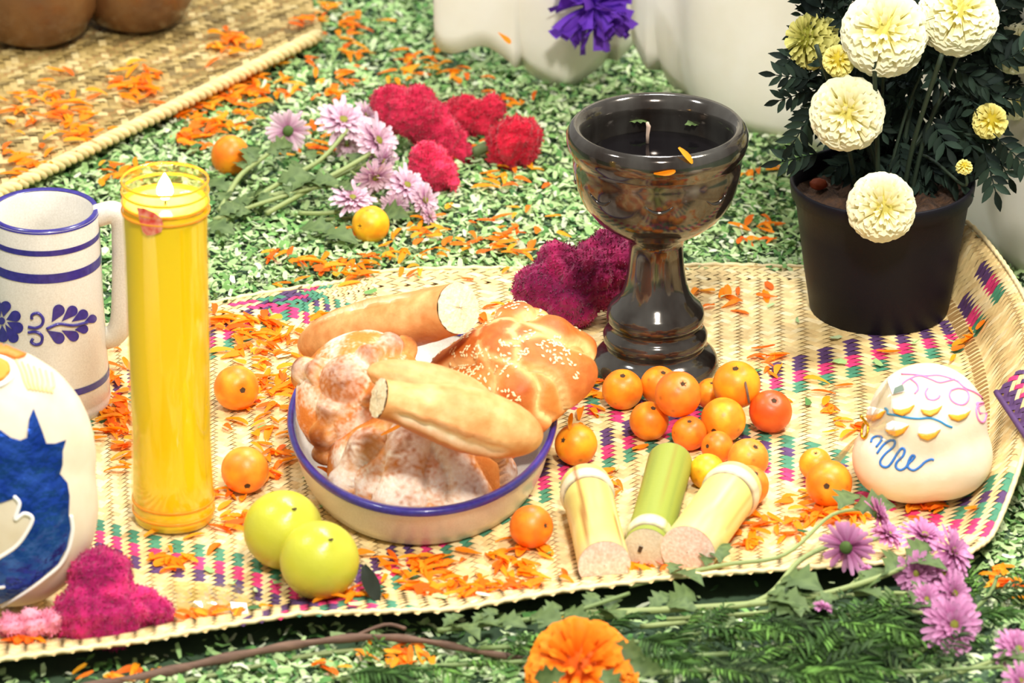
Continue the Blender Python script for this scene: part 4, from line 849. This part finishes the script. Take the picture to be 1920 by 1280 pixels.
def feather_mesh(seed, rgb, rgb2, pairs=6, wd=.11, ln=.42):
    rr = np.random.default_rng(seed); mb = MB(); mb.tube([(x, 0, .06 * math.sin(x * 2.5)) for x in np.linspace(0, .95, 7)], .012, 4, lin(rgb), cap=False)
    for k in range(pairs * 2 + 1):
        t = .18 + .78 * (k // 2) / pairs if k < pairs * 2 else .95; s = 0 if k == pairs * 2 else (1 if k % 2 else -1); a = s * rr.uniform(.6, .95); L_ = ln * (1 - .45 * abs(t - .5)) * rr.uniform(.85, 1.15); d = np.array([math.cos(a), math.sin(a), rr.uniform(-.25, .2)]); sd = np.array([-math.sin(a), math.cos(a), 0]); p0 = np.array([t, 0, .06 * math.sin(t * 2.5)]); c = np.array(lin(rgb)) * (1 - rr.random() * .8) + np.array(lin(rgb2)) * rr.random() * .8
        G = [[p0 + d * L_ * q + sd * wd * .5 * w_ * y + np.array([0, 0, .03 * abs(y) - .10 * q * q]) for y in (-1, 0, 1)] for q, w_ in ((0, .2), (.3, .85), (.55, 1), (.8, .6), (1, .04))]; mb.grid(G, c)
    return make_mesh('leaf', mb, MT['dleaf'])
DARK = [feather_mesh(s, (26, 38, 34), (44, 60, 46), 5, .15, .44) for s in (1, 2, 3)]
FERN = [feather_mesh(4, (52, 76, 42), (92, 132, 62), 9, .045, .34), feather_mesh(5, (66, 96, 46), (122, 166, 78), 8, .05, .26), feather_mesh(6, (44, 60, 40), (78, 104, 58), 7, .06, .32)]
def lobed_mesh(seed, rgb, rgb2):
    rr = np.random.default_rng(seed); mb = MB(); out = [(0, .04), (.12, .10), (.22, .26), (.34, .16), (.46, .34), (.60, .18), (.70, .24), (.84, .12), (1.0, 0)]; G = []
    for x, y in out: G.append([np.array([x, s * y * rr.uniform(.85, 1.15), .10 * math.sin(x * 3) + .12 * abs(s) * y * 2 - .15 * x * x]) for s in (-1, -.5, 0, .5, 1)])
    f = rr.random((9, 5, 1)); mb.grid(G, np.array(lin(rgb)) * (1 - f) + np.array(lin(rgb2)) * f); return make_mesh('leaf', mb, MT['leaf'])
LOBED = [lobed_mesh(s, (78, 100, 56), (120, 142, 86)) for s in (1, 2, 3)]
def face(o_dir, spin=0):                                  # rotation that turns +z of a head to o_dir
    o_dir = nrm(o_dir); x = nrm(np.cross([.31, .5, .8], o_dir)); R = frame(x, o_dir); c, s = math.cos(spin), math.sin(spin); return R @ np.array([[c, -s, 0], [s, c, 0], [0, 0, 1]])
TOCAM = -FW

# ------------------------------------------------------------------ potted cream marigold
pb = at(1648, 578, ZM); potp = thing('potted_marigold', 'potted marigold with big cream blooms in a black plastic pot', 'potted plant', pb)
pr = profile(pb, [(578, 126), (574, 130), (500, 143), (420, 155), (366, 164), (362, 171), (342, 174), (336, 174)]); pr[0] = (pr[0][0], ZM); ztp = pr[-1][1]; rp = pr[-1][0]
mb = MB(); mb.lathe([(.001, ZM), *pr, (rp - .001, ztp + .001), (rp - .0025, ztp), (rp - .006, ztp - .02), (rp - .008, ztp - .03)], pb, 64); ob('pot', mb, MT['pot'], potp)
mb = MB(); n = 40; G = [[(pb[0] + r * math.cos(a), pb[1] + r * math.sin(a), ztp - .012 + .003 * math.sin(a * 5 + r * 300)) for a in np.linspace(0, 6.283, n, False)] for r in np.linspace(.002, rp - .005, 12)]; mb.grid(G, closed=True); ob('soil', mb, MT['soil'], potp)
mb = MB(); q = at(1535, 345, ztp - .006); V0, F0 = ICO[3]; mb.add(V0 * [.006, .005, .004] * (1 + .4 * (fbm(V0, 3) - .5))[:, None] + q, F0, lin((150, 70, 40))); ob('dry_flower', mb, MT['petal'], potp)
_m = MB(); _m.lathe([(.1, -.62), (.30, -.45), (.34, -.15), (.42, .0)], (0, 0), 12, lin((74, 92, 52))); CALYX = make_mesh('calyx', _m, MT['stem'])
FL = [(1660, 58, 152, -.035, (0.0, .15), CREAM[0]), (1800, 20, 142, -.02, (.1, .35), CREAM[1]), (1588, 213, 132, -.05, (-.1, -.05), CREAM[1]), (1656, 390, 122, -.080, (.1, -.1), CREAM[0]), (1570, 112, 58, -.03, (-.3, .2), PALEY), (1860, 226, 64, -.01, (.3, .1), PALEY),
      (1512, 72, 104, .02, (-1.6, .5), BACKB), (1912, 92, 92, .06, (.6, -.2), CREAM[0]), (1912, 190, 74, .07, (.6, -.4), CREAM[1]), (1808, 310, 30, -.03, (0, 1), PALEY)]
root = np.array([pb[0], pb[1], ztp - .012])
for i, (x, y, d, dy, fc, me) in enumerate(FL):
    c = at_y(x, y, pb[1] + dy); r = d / 2 / scale_at(c); dirn = nrm(TOCAM + RT * fc[0] + UP * fc[1]); st = mb = MB()
    mb.tube(catmull([root + np.array([RNG.normal(0, .006), RNG.normal(0, .006), 0]), (root * .55 + c * .45) + np.array([0, .02, .012]), c - dirn * r * 1.1 + np.array([0, 0, -.01]), c - dirn * r * .5], 6), .0012, 6, lin((40, 54, 38))); ob('stem', mb, MT['stem'], potp)
    o = inst('bloom', me, M4(face(dirn, i), c - dirn * r * .35, r * 1.06), potp)
    k = bpy.data.objects.new('calyx', CALYX); COL.objects.link(k); k.parent = o
rr = np.random.default_rng(21)
for k in range(250):                                      # foliage of the rounded crown above the pot
    y = rr.uniform(-70, 335); hw = 175 * math.sin(min(1, max(.25, (400 - y) / 260)) * 1.5); x = 1695 + rr.uniform(-1, 1) * hw; dY = rr.uniform(.0, .085)
    p = at_y(x, y, pb[1] + dY); d = nrm([(x - 1690) / 160 + rr.normal(0, .45), -.55 + rr.normal(0, .3), rr.normal(-.15, .5)])
    inst('leaf', DARK[k % 3], M4(frame(d, nrm([rr.normal(0, .4), -.8, .7])), p - d * .012, rr.uniform(.024, .038)), potp)
for (x, y, tx, ty, s) in ((1535, 165, -1, -.3, .03), (1535, 190, -.5, -1, .036), (1530, 150, -1, .1, .03), (1545, 285, -.9, -.1, .035), (1850, 255, .5, -1, .034), (1862, 250, 1, -.7, .034), (1842, 270, .1, -1, .036), (1850, 180, 1, .1, .036), (1870, 120, .9, .3, .036), (1545, 60, -.2, 1, .05), (1560, 20, .1, 1, .05), (1870, 30, .5, .6, .05)):
    d = nrm(RT * tx + UP * ty + rr.normal(0, .15, 3)); inst('leaf', DARK[0], M4(frame(d, TOCAM), at_y(x, y, pb[1] + rr.uniform(-.03, .02)), s), potp)
for k in range(7):
    a = k * .9; q = root + np.array([.02 * math.cos(a), .02 * math.sin(a), 0]); mb = MB(); mb.tube(catmull([q, q + np.array([.01 * math.cos(a), .01 * math.sin(a), .05]), q + np.array([.035 * math.cos(a), .03 * math.sin(a), .12])], 5), .0017, 6, lin((40, 54, 38))); ob('stem', mb, MT['stem'], potp)

# ------------------------------------------------------------------ chrysanthemum sprays
def spray(name, label, cat, path, z0, z1, rad, heads, leaves, meshes, lmesh, group, scol=(142, 156, 96), lsize=.022, seed=0, branches=()):
    rr = np.random.default_rng(seed); n = len(path); W = [at(x, y, z0 + (z1 - z0) * i / (n - 1)) for i, (x, y) in enumerate(path)]; C_ = catmull(W, 6)
    t = thing(name, label, cat, (C_[0][0], C_[0][1], min(p[2] for p in C_)), group); mb = MB(); mb.tube(C_, list(np.linspace(rad, rad * .7, len(C_))), 7, lin(scol)); ob('stem', mb, MT['stem'], t)
    for bi, (k, pts, zz) in enumerate(branches):
        B_ = catmull([C_[int(k * (len(C_) - 1))]] + [at(x, y, z) for (x, y), z in zip(pts, zz)], 5); mb = MB(); mb.tube(B_, rad * .6, 6, lin(scol)); ob('stem', mb, MT['stem'], t)
    for hi, (x, y, d, z, fc) in enumerate(heads):
        c = at(x, y, z); r = d / 2 / scale_at(c); dirn = nrm(TOCAM * fc[2] + RT * fc[0] + UP * fc[1]); inst('bloom', meshes[hi % len(meshes)], M4(face(dirn, hi * 1.3), c - dirn * r * .2, r * 1.08), t)
        near = min(C_, key=lambda p: np.linalg.norm(p - c)); dd = np.linalg.norm(near - c)
        if dd > r * .5 and dd < .09:
            mb = MB(); mb.tube(catmull([near, (near + c) / 2 - [0, 0, .003], c - dirn * r * .25], 4), rad * .55, 6, lin(scol)); ob('stem', mb, MT['stem'], t)
    for k in range(leaves):
        p = C_[int(rr.uniform(.03, .92) * (len(C_) - 1))]; ax = nrm(C_[-1] - C_[0]); a = rr.choice([-1, 1]) * rr.uniform(.35, 1.2); d = nrm(np.array([ax[0] * math.cos(a) - ax[1] * math.sin(a), ax[0] * math.sin(a) + ax[1] * math.cos(a), rr.uniform(-.02, .25)]))
        inst('leaf', lmesh[k % len(lmesh)], M4(frame(d, nrm([rr.normal(0, .35), rr.normal(0, .35) - .2, 1])), p + [0, 0, .002], lsize * rr.uniform(.7, 1.25)), t)
    return t
G1 = 'pink chrysanthemum stems behind the candle'
spray('chrysanthemum', 'pink chrysanthemum nearest the candle with green back turned up', 'flower', [(412, 395), (450, 330), (500, 290), (535, 255)], .012, .03, .0022, [(538, 243, 80, .034, (-.2, .2, -.75))], 5, MUM_B, LOBED, G1, seed=1)
spray('chrysanthemum', 'pale pink chrysanthemum head at the top of the back bunch', 'flower', [(410, 420), (520, 345), (600, 300), (650, 245)], .010, .035, .0022, [(645, 222, 100, .040, (.1, .45, .55)), (690, 215, 60, .03, (.6, .3, .4)), (650, 272, 60, .02, (0, -.3, .5))], 5, MUM_B, LOBED, G1, seed=2)
spray('chrysanthemum', 'pale pink chrysanthemum drooping beside the crimson cockscomb', 'flower', [(420, 385), (540, 360), (620, 330), (700, 285)], .012, .036, .0024, [(712, 262, 98, .042, (.5, .2, .5)), (722, 305, 70, .03, (.6, -.3, .4))], 6, MUM_B, LOBED, G1, seed=3)
spray('chrysanthemum', 'magenta-centred chrysanthemum in the middle of the back bunch', 'flower', [(500, 400), (600, 345), (680, 310), (735, 292)], .016, .032, .0020, [(705, 335, 76, .034, (.2, -.5, .5))], 4, MUM_B, LOBED, G1, seed=4)
spray('chrysanthemum', 'pink chrysanthemum just behind the yellow hawthorn fruit', 'flower', [(400, 412), (500, 378), (590, 352), (650, 350)], .012, .030, .0018, [(662, 368, 84, .026, (.1, .6, .5))], 5, MUM_B, LOBED, G1, seed=5)
spray('chrysanthemum', 'pink chrysanthemum at the right end of the back bunch above bare shavings', 'flower', [(560, 400), (640, 395), (720, 350), (755, 335)], .010, .026, .0018, [(765, 345, 84, .028, (.3, .4, .6)), (800, 375, 72, .02, (.6, .1, .5)), (740, 385, 54, .016, (0, -.2, .6))], 4, MUM_B, LOBED, G1, seed=6)
spray('chrysanthemum', 'low pink chrysanthemum lying flat right of the yellow hawthorn fruit', 'flower', [(600, 412), (700, 405), (770, 398), (800, 396)], .008, .012, .0014, [(808, 405, 46, .012, (.6, .2, .3))], 3, MUM_B, LOBED, G1, seed=7)
for i, (x, y, s, a) in enumerate(((470, 400, .028, 2.9), (440, 440, .03, 2.6), (560, 430, .032, -.3), (600, 440, .032, -.5), (430, 360, .028, 2.4), (520, 380, .03, 3.0), (480, 320, .026, 2.0))):
    o = inst('fallen_leaf', LOBED[i % 3], M4(frame([math.cos(a), math.sin(a), .1], (0, -.2, 1)), at(x, y, .012), s)); tag(o, 'grey-green lobed leaf ' + ('lying between candle and lowest chrysanthemum stem', 'nearest the candle, lowest among the stems', 'lying left of the yellow hawthorn fruit, the upper one', 'lying left of the yellow hawthorn fruit, the lower one', 'just behind the candle rim', 'under the middle of the chrysanthemum stems', 'between the dull orange fruit and the first chrysanthemum')[i], 'leaf', 'loose leaves behind the candle')

G2 = 'pink chrysanthemum stems along the front edge'
spray('chrysanthemum', 'upright side-facing mauve chrysanthemum nearest the sugar skull', 'flower', [(1180, 1098), (1350, 1060), (1470, 1040), (1560, 965), (1630, 955)], .022, .040, .0016, [(1652, 962, 72, .042, (.8, .3, .05))], 6, MUM_F, LOBED, G2, seed=11, lsize=.026)
spray('chrysanthemum', 'large magenta chrysanthemum showing its green back on the mat edge', 'flower', [(1060, 1165), (1250, 1142), (1420, 1128), (1500, 1050), (1575, 1015)], .016, .040, .0024, [(1590, 1022, 98, .040, (.3, .25, -.75)), (1668, 998, 66, .034, (.3, .5, .4))], 7, MUM_F, LOBED, G2, seed=12, lsize=.028)
spray('chrysanthemum', 'white and mauve chrysanthemum cluster at the end of a long stem by the curled mat', 'flower', [(1100, 1150), (1300, 1140), (1500, 1122), (1640, 1085), (1740, 1042)], .018, .042, .0024, [(1735, 1000, 92, .044, (.2, .6, .4)), (1792, 1032, 96, .044, (.6, .3, .5)), (1718, 1075, 84, .036, (-.1, -.1, .8)), (1770, 1075, 66, .034, (.2, 0, .8))], 7, MUM_F, LOBED, G2, seed=13, lsize=.028)
spray('chrysanthemum', 'mauve chrysanthemum pair below the long stem, right', 'flower', [(1200, 1175), (1420, 1150), (1600, 1115), (1700, 1112)], .016, .034, .0018, [(1738, 1122, 66, .036, (.1, .2, .6)), (1792, 1112, 86, .036, (.5, .1, .6))], 5, MUM_F, LOBED, G2, seed=14, lsize=.028)
spray('chrysanthemum', 'lowest mauve chrysanthemum facing the camera at the right', 'flower', [(1300, 1185), (1500, 1165), (1660, 1145), (1740, 1150)], .014, .034, .0018, [(1790, 1170, 112, .040, (.2, .1, .8))], 5, MUM_F, LOBED, G2, seed=15, lsize=.028)
spray('chrysanthemum', 'small mauve chrysanthemum bud on the dark stems', 'flower', [(1250, 1160), (1400, 1150), (1500, 1140), (1540, 1138)], .02, .034, .0012, [(1545, 1135, 38, .036, (.3, .8, .2)), (1628, 1066, 30, .03, (.2, .6, .3))], 4, MUM_F, LOBED, G2, seed=16, lsize=.02)
spray('chrysanthemum', 'pale mauve chrysanthemum cut by the bottom right corner', 'flower', [(1750, 1275), (1830, 1250), (1900, 1225)], .02, .03, .0018, [(1912, 1215, 90, .034, (.3, .4, .6)), (1915, 1275, 70, .03, (.3, .2, .6))], 3, MUM_F, LOBED, G2, seed=17)
G3 = 'feathery marigold stems in the foreground'
for i, (path, z, lv, lb) in enumerate(((((820, 1182), (930, 1168), (1060, 1150), (1180, 1112)), .02, 10, 'leafy cut stem lying along the mat edge, its end pointing left'),
        (((900, 1215), (1150, 1205), (1450, 1195), (1700, 1190)), .014, 26, 'feathery green stem lying just below the chrysanthemum stems'),
        (((1180, 1240), (1400, 1222), (1600, 1205), (1760, 1200)), .016, 28, 'dark feathery stem in the bottom right foreground, the upper one'),
        (((1200, 1262), (1400, 1255), (1600, 1262), (1880, 1250)), .022, 26, 'feathery stem along the bottom edge of the picture'),
        (((1260, 1195), (1420, 1170), (1560, 1172), (1700, 1170)), .020, 24, 'bright green feathery stem under the mauve chrysanthemums'),
        (((1700, 1240), (1780, 1180), (1850, 1120), (1870, 1080)), .010, 20, 'grassy green stem pointing up beside the right mat corner'),
        (((640, 1272), (800, 1250), (980, 1240), (1130, 1225)), .010, 14, 'thin leafy stem left of the foreground marigold'))):
    spray('cut_greenery', lb, 'greenery', list(path), z, z + .008, .0018, [], lv, MUM_F, FERN if i != 0 else LOBED, G3, (112, 132, 76), .036 if i else .024, 40 + i)

# foreground orange marigold
mc = at(1090, 1262, .034); fm = thing('marigold', 'large orange marigold head cut by the bottom edge', 'flower', (mc[0], mc[1], .002)); inst('bloom', ORANGE, M4(face(nrm(TOCAM + UP * .5 - RT * .2)), mc, 104 / scale_at(mc)), fm)
mb = MB(); mb.tube(catmull([mc - [0, 0, .012], mc + [.03, .004, -.022], mc + [.09, .006, -.026]], 5), .0026, 7, lin((104, 122, 70))); ob('stem', mb, MT['stem'], fm)
for i, (x, y, a) in enumerate(((1150, 1205, -.6), (1180, 1240, -.2), (1130, 1255, -1.2), (1060, 1262, 2.6))): inst('leaf', LOBED[i % 3], M4(frame([math.cos(a), math.sin(a) * .5, -.3], TOCAM), at(x, y, .056), .022), fm)

# brown twig, green stem, dried leaf
mb = MB(); tw = catmull([at(x, y, z) for x, y, z in ((150, 1292, .008), (300, 1262, .010), (430, 1232, .012), (560, 1208, .014), (690, 1194, .014), (800, 1202, .014), (900, 1222, .012), (1010, 1238, .010))], 8); mb.tube(tw, [.0034 + .0006 * math.sin(i * .9) - .0018 * i / len(tw) for i in range(len(tw))], 9); tg = thing('twig', 'bare brown twig lying along the front of the mat', 'twig', tw[0]); ob('branch', mb, MT['twig'], tg)
mb = MB(); mb.tube(catmull([tw[30], tw[30] + [.02, .01, .004], at(760, 1178, .02)], 4), .0012, 6); ob('side_shoot', mb, MT['twig'], tg)
mb = MB(); mb.tube(catmull([at(x, y, .007) for x, y in ((300, 1285), (420, 1262), (560, 1232), (700, 1215))], 6), .0017, 7, lin((122, 134, 84))); tag(ob('flower_stalk', mb, MT['stem']), 'thin green cut stalk beside the brown twig', 'greenery')
dl = thing('dried_leaf', 'dark dried leaf hanging over the mat edge in front of the lime', 'leaf', at(700, 1165, .012)); G = []
for t in np.linspace(0, 1, 9):
    c = at(682 + 28 * t, 1062 + 75 * t, ZM + .012 - .004 * t); wd = .0052 * math.sin(math.pi * (t * .9 + .06)); G.append([c + np.array([1, .2, .15]) * wd * s + np.array([0, 0, .002 * abs(s)]) for s in (-1, -.4, .2, 1)])
mb = MB(); mb.grid(G, lin((42, 48, 40))); ob('blade', mb, MT['dleaf'], dl); mb = MB(); mb.tube(catmull([at(708, 1130, ZM + .010), at(712, 1150, .014), at(716, 1172, .010)], 4), .0009, 6, lin((110, 128, 76))); ob('stalk', mb, MT['stem'], dl)

# clear wrapper with a white sticker on the mat
wr = thing('cellophane_scrap', 'crumpled clear wrapper with a white sticker on the mat', 'wrapper', at(420, 1130, ZM)); G = []
for v_ in np.linspace(0, 1, 14):
    G.append([at(325 + 150 * u + 10 * v_, 1090 + 66 * v_ + 6 * u, ZM + .0045 + .004 * (fbm(np.array([[u * 6, v_ * 6, 1]]), 1.0, 3)[0])) for u in np.linspace(0, 1, 20)])
mb = MB(); mb.grid(G); ob('film', mb, MT['film'], wr, False); mb = MB(); mb.grid([[at(432, 1128, ZM + .008), at(462, 1130, ZM + .008)], [at(436, 1150, ZM + .008), at(466, 1152, ZM + .009)]]); ob('sticker', mb, MT['sticker'], wr)

# ------------------------------------------------------------------ marigold petals
PC = [lin(c) for c in ((255, 160, 24), (255, 146, 20), (255, 176, 40), (252, 128, 26), (255, 152, 14), (246, 112, 24))]
def petal_geom(seed):
    rr = np.random.default_rng(seed); L_ = rr.uniform(.7, 1.35); wd = rr.uniform(.12, .21); cv = rr.uniform(-.25, .4); tw_ = rr.uniform(-.8, .8); bend = rr.uniform(-.35, .35); G = []
    for s, w_ in ((0, .3), (.2, .6), (.45, .9), (.7, 1.0), (.9, .75), (1.0, .35)):
        a = tw_ * (s - .3); G.append([np.array([(s - .5) * L_, t * wd * w_ * math.cos(a) + bend * s * s * .4, .06 + cv * (.25 - (s - .5) ** 2) + t * wd * w_ * math.sin(a) + .10 * t * t * w_]) for t in (-1, 0, 1)])
    G = np.array(G); G[..., 2] -= G[..., 2].min(); return G
PG = [petal_geom(s) for s in range(14)]; PL = [float(np.ptp(g[..., 0])) for g in PG]
ZONES = [  # cx, cy, rx, ry, n, where, words
    (490, 635, 95, 55, 62, 'm', 'on the woven mat between the candle and the back roll'), (500, 750, 90, 60, 50, 'm', 'on the woven mat by the fruit beside the candle'), (515, 860, 50, 60, 26, 'm', 'on the woven mat left of the dish'), (425, 955, 30, 40, 16, 'm', 'on the woven mat at the candle foot'),
    (215, 770, 34, 105, 44, 'm', 'on the woven mat between mug and candle'), (810, 1055, 120, 45, 34, 'm', 'on the woven mat in front of the dish'), (900, 1100, 150, 40, 46, 'm', 'on the front border of the woven mat below the dish'), (665, 1125, 60, 25, 14, 'm', 'on the woven mat under the limes'), (980, 1050, 80, 45, 20, 'm', 'on the woven mat left of the cane pieces'),
    (1180, 1078, 130, 22, 12, 'm', 'on the woven mat under the near cane ends'), (330, 1045, 80, 50, 16, 'm', 'on the woven mat in front of the candle'), (380, 1165, 130, 22, 13, 'm', 'along the front left mat edge'), (60, 1212, 60, 12, 6, 'm', 'at the mat edge below the big skull'), (1115, 775, 45, 50, 10, 'm', 'on the woven mat between dish and fruit pile'),
    (1160, 880, 60, 50, 8, 'm', 'on the woven mat above the cane pieces'), (1445, 675, 60, 25, 8, 'm', 'on the woven mat right of the chalice foot'), (1570, 730, 80, 60, 9, 'm', 'on the woven mat behind the small skull'), (1570, 830, 40, 50, 6, 'm', 'on the woven mat left of the small skull'), (1540, 965, 140, 45, 34, 'm', 'on the woven mat right of the cane pieces'), (1455, 990, 60, 40, 14, 'm', 'on the woven mat beside the thick cane piece'),
    (1730, 955, 80, 28, 15, 'm', 'on the woven mat in front of the small skull'), (1790, 650, 70, 40, 6, 'm', 'on the woven mat in front of the flower pot'), (1370, 560, 90, 40, 10, 'm', 'on the woven mat between chalice and flower pot'), (945, 580, 60, 30, 9, 'm', 'on the woven mat behind the sesame bread'),
    (450, 165, 120, 75, 95, 'g', 'on the green shavings below the back mat'), (375, 235, 60, 45, 36, 'g', 'in a heap behind the candle'), (640, 120, 70, 100, 26, 'g', 'on the green shavings behind the pale chrysanthemums'), (790, 140, 90, 50, 26, 'g', 'on the green shavings behind the tall cockscomb'), (930, 325, 90, 50, 20, 'g', 'on the green shavings in front of the red cockscombs'), (240, 335, 60, 45, 16, 'g', 'on the green shavings behind the mug'),
    (640, 500, 120, 38, 34, 'g', 'on the green shavings behind the back roll'), (830, 460, 170, 60, 40, 'g', 'on the green shavings between back bunch and mat'), (990, 430, 60, 70, 14, 'g', 'on the green shavings left of the chalice'), (1410, 320, 40, 30, 5, 'g', 'on the green shavings left of the flower pot rim'), (1420, 430, 60, 50, 12, 'g', 'on the green shavings between chalice and pot'), (640, 50, 60, 45, 18, 'g', 'on the green shavings near the back mat corner'),
    (590, 250, 60, 60, 16, 'g', 'among the pale chrysanthemums'), (230, 1262, 140, 16, 9, 'g', 'on the shavings in the bottom left foreground'), (720, 1232, 110, 26, 20, 'g', 'on the green shavings below the twig'), (1885, 1075, 40, 60, 12, 'g', 'on the green shavings beyond the right mat corner'), (960, 175, 80, 30, 8, 'g', 'on the green shavings under the white cloth'),
    (110, 235, 110, 85, 56, 'b', 'on the lower part of the straw mat behind'), (265, 160, 60, 40, 26, 'b', 'on the middle of the straw mat behind'), (450, 82, 60, 30, 22, 'b', 'on the far part of the straw mat behind'), (45, 320, 60, 35, 16, 'b', 'on the near end of the straw mat behind'), (560, 45, 25, 12, 4, 'b', 'at the corner of the straw mat behind')]
rr = np.random.default_rng(77); pet = []
for zi, (cx, cy, rx, ry, n, wh, words) in enumerate(ZONES):
    n = int(n * (1.5 if n > 25 else 1.25))
    clumps = rr.normal(size=(max(2, n // 5), 2)) * .45
    for k in range(n):
        u = clumps[rr.integers(len(clumps))] + rr.normal(size=2) * .17 if rr.random() < .7 else rr.normal(size=2) * .55
        u = np.clip(u, -1.2, 1.2); x, y = cx + u[0] * rx, cy + u[1] * ry
        z = {'m': ZM + .001, 'g': .009, 'b': BZ + .003}[wh]; p = at(x, y, z)
        if wh == 'm':
            if not in_poly(p[None], poly)[0]: p[2] = .009
            else: p[2] = mat_height(p) + .0012
            e = ((p[0] - dcx) / (DA * 1.0)) ** 2 + ((p[1] - dcy) / (DB * 1.0)) ** 2
            if e < 1: continue
        elif wh == 'b' and not in_poly(p[None], bpoly)[0]: continue
        elif wh == 'g' and in_poly(p[None], poly)[0]: p[2] = mat_height(p) + .0012
        p[2] += rr.random() * .0016
        pet.append((p, zi, rr.integers(14), rr.integers(6), rr.uniform(0, 6.283), rr.normal(0, .12), rr.normal(0, .15), rr.uniform(.0105, .0165)))
def pet_M(t):
    p, zi, g, c, a, tx, ty, s = t; x = np.array([math.cos(a), math.sin(a), tx]); return frame(x, (ty, tx, 1)), p, s
size_key = [t[7] * scale_at(t[0]) for t in pet]; big = set(np.argsort(size_key)[::-1][:290].tolist()); pcache = {}; mb = MB()
for i, t in enumerate(pet):
    R, p, s = pet_M(t)
    if i in big:
        key = (int(t[2]), int(t[3]))
        if key not in pcache: m2 = MB(); m2.grid(PG[t[2]], PC[t[3]]); pcache[key] = make_mesh('marigold_petal', m2, MT['petal'])
        o = inst('marigold_petal', pcache[key], M4(R, p, s)); z = ZONES[t[1]]; tag(o, ('long ' if PL[t[2]] > 1.0 else 'short ') + ('orange', 'orange', 'yellow-orange', 'red-orange', 'orange', 'deep orange')[t[3]] + ' marigold petal ' + z[6], 'petal', 'marigold petals ' + z[6])
    else: mb.grid(PG[t[2]].reshape(-1, 3).dot(R.T).reshape(PG[t[2]].shape) * s + p, PC[t[3]])
tag(ob('scattered_petals', mb, MT['petal']), 'many small loose orange marigold petals strewn over mats and shavings', 'petals', kind='stuff')
# petals with a place of their own
def one(px, py, z, a, s, label, drape=None, tilt=0, ci=1):
    p = at(px, py, z) if drape is None else drape.hit(px, py, .0008)[0]; n = (0, -.1, 1) if drape is None else drape.hit(px, py)[1]
    x = RT * math.cos(a) + UP * math.sin(a); m2 = MB(); m2.grid(PG[ci], PC[ci % 6]); o = inst('marigold_petal', make_mesh('marigold_petal', m2, MT['petal']), M4(frame(x, n), p, s)); tag(o, label, 'petal')
one(1284, 293, 0, -.9, .016, 'curled orange petal hanging over the chalice rim', dch, ci=2)
one(1246, 322, 0, .1, .011, 'small orange petal stuck on the chalice bowl', dch, ci=4)
one(612, 888, ZM + .012, -.6, .020, 'orange petal inside the dish at its left end', ci=3)
one(742, 806, .082, .45, .018, 'orange petal lying on the front sugared bread', ci=0)
one(955, 862, ZM + .016, .5, .014, 'orange petal inside the dish under the pale roll', ci=5)
one(1071, 790, .044, 1.4, .013, 'orange petal standing on the spotted hawthorn fruit', ci=2)
one(1128, 470, .062, .2, .012, 'orange petal on top of the dark magenta cockscomb', ci=3)
one(945, 72, .07, -.7, .012, 'orange petal stuck to the white cloth', ci=1)
mb = MB()
for i, (x, y, s) in enumerate(((1200, 228, .016), (1302, 234, .013))):
    o = inst('floating_leaf', LOBED[i], M4(frame([1, .2, 0], (0, -.3, 1)), at(x, y, zt_c - .014) - [s / 2, 0, 0], s)); tag(o, ('green leaf scrap in the goblet behind the wick', 'faint green leaf scrap in the goblet, right of the wick')[i], 'leaf')
for o in bpy.data.objects:
    if '_o' in o: del o['_o']
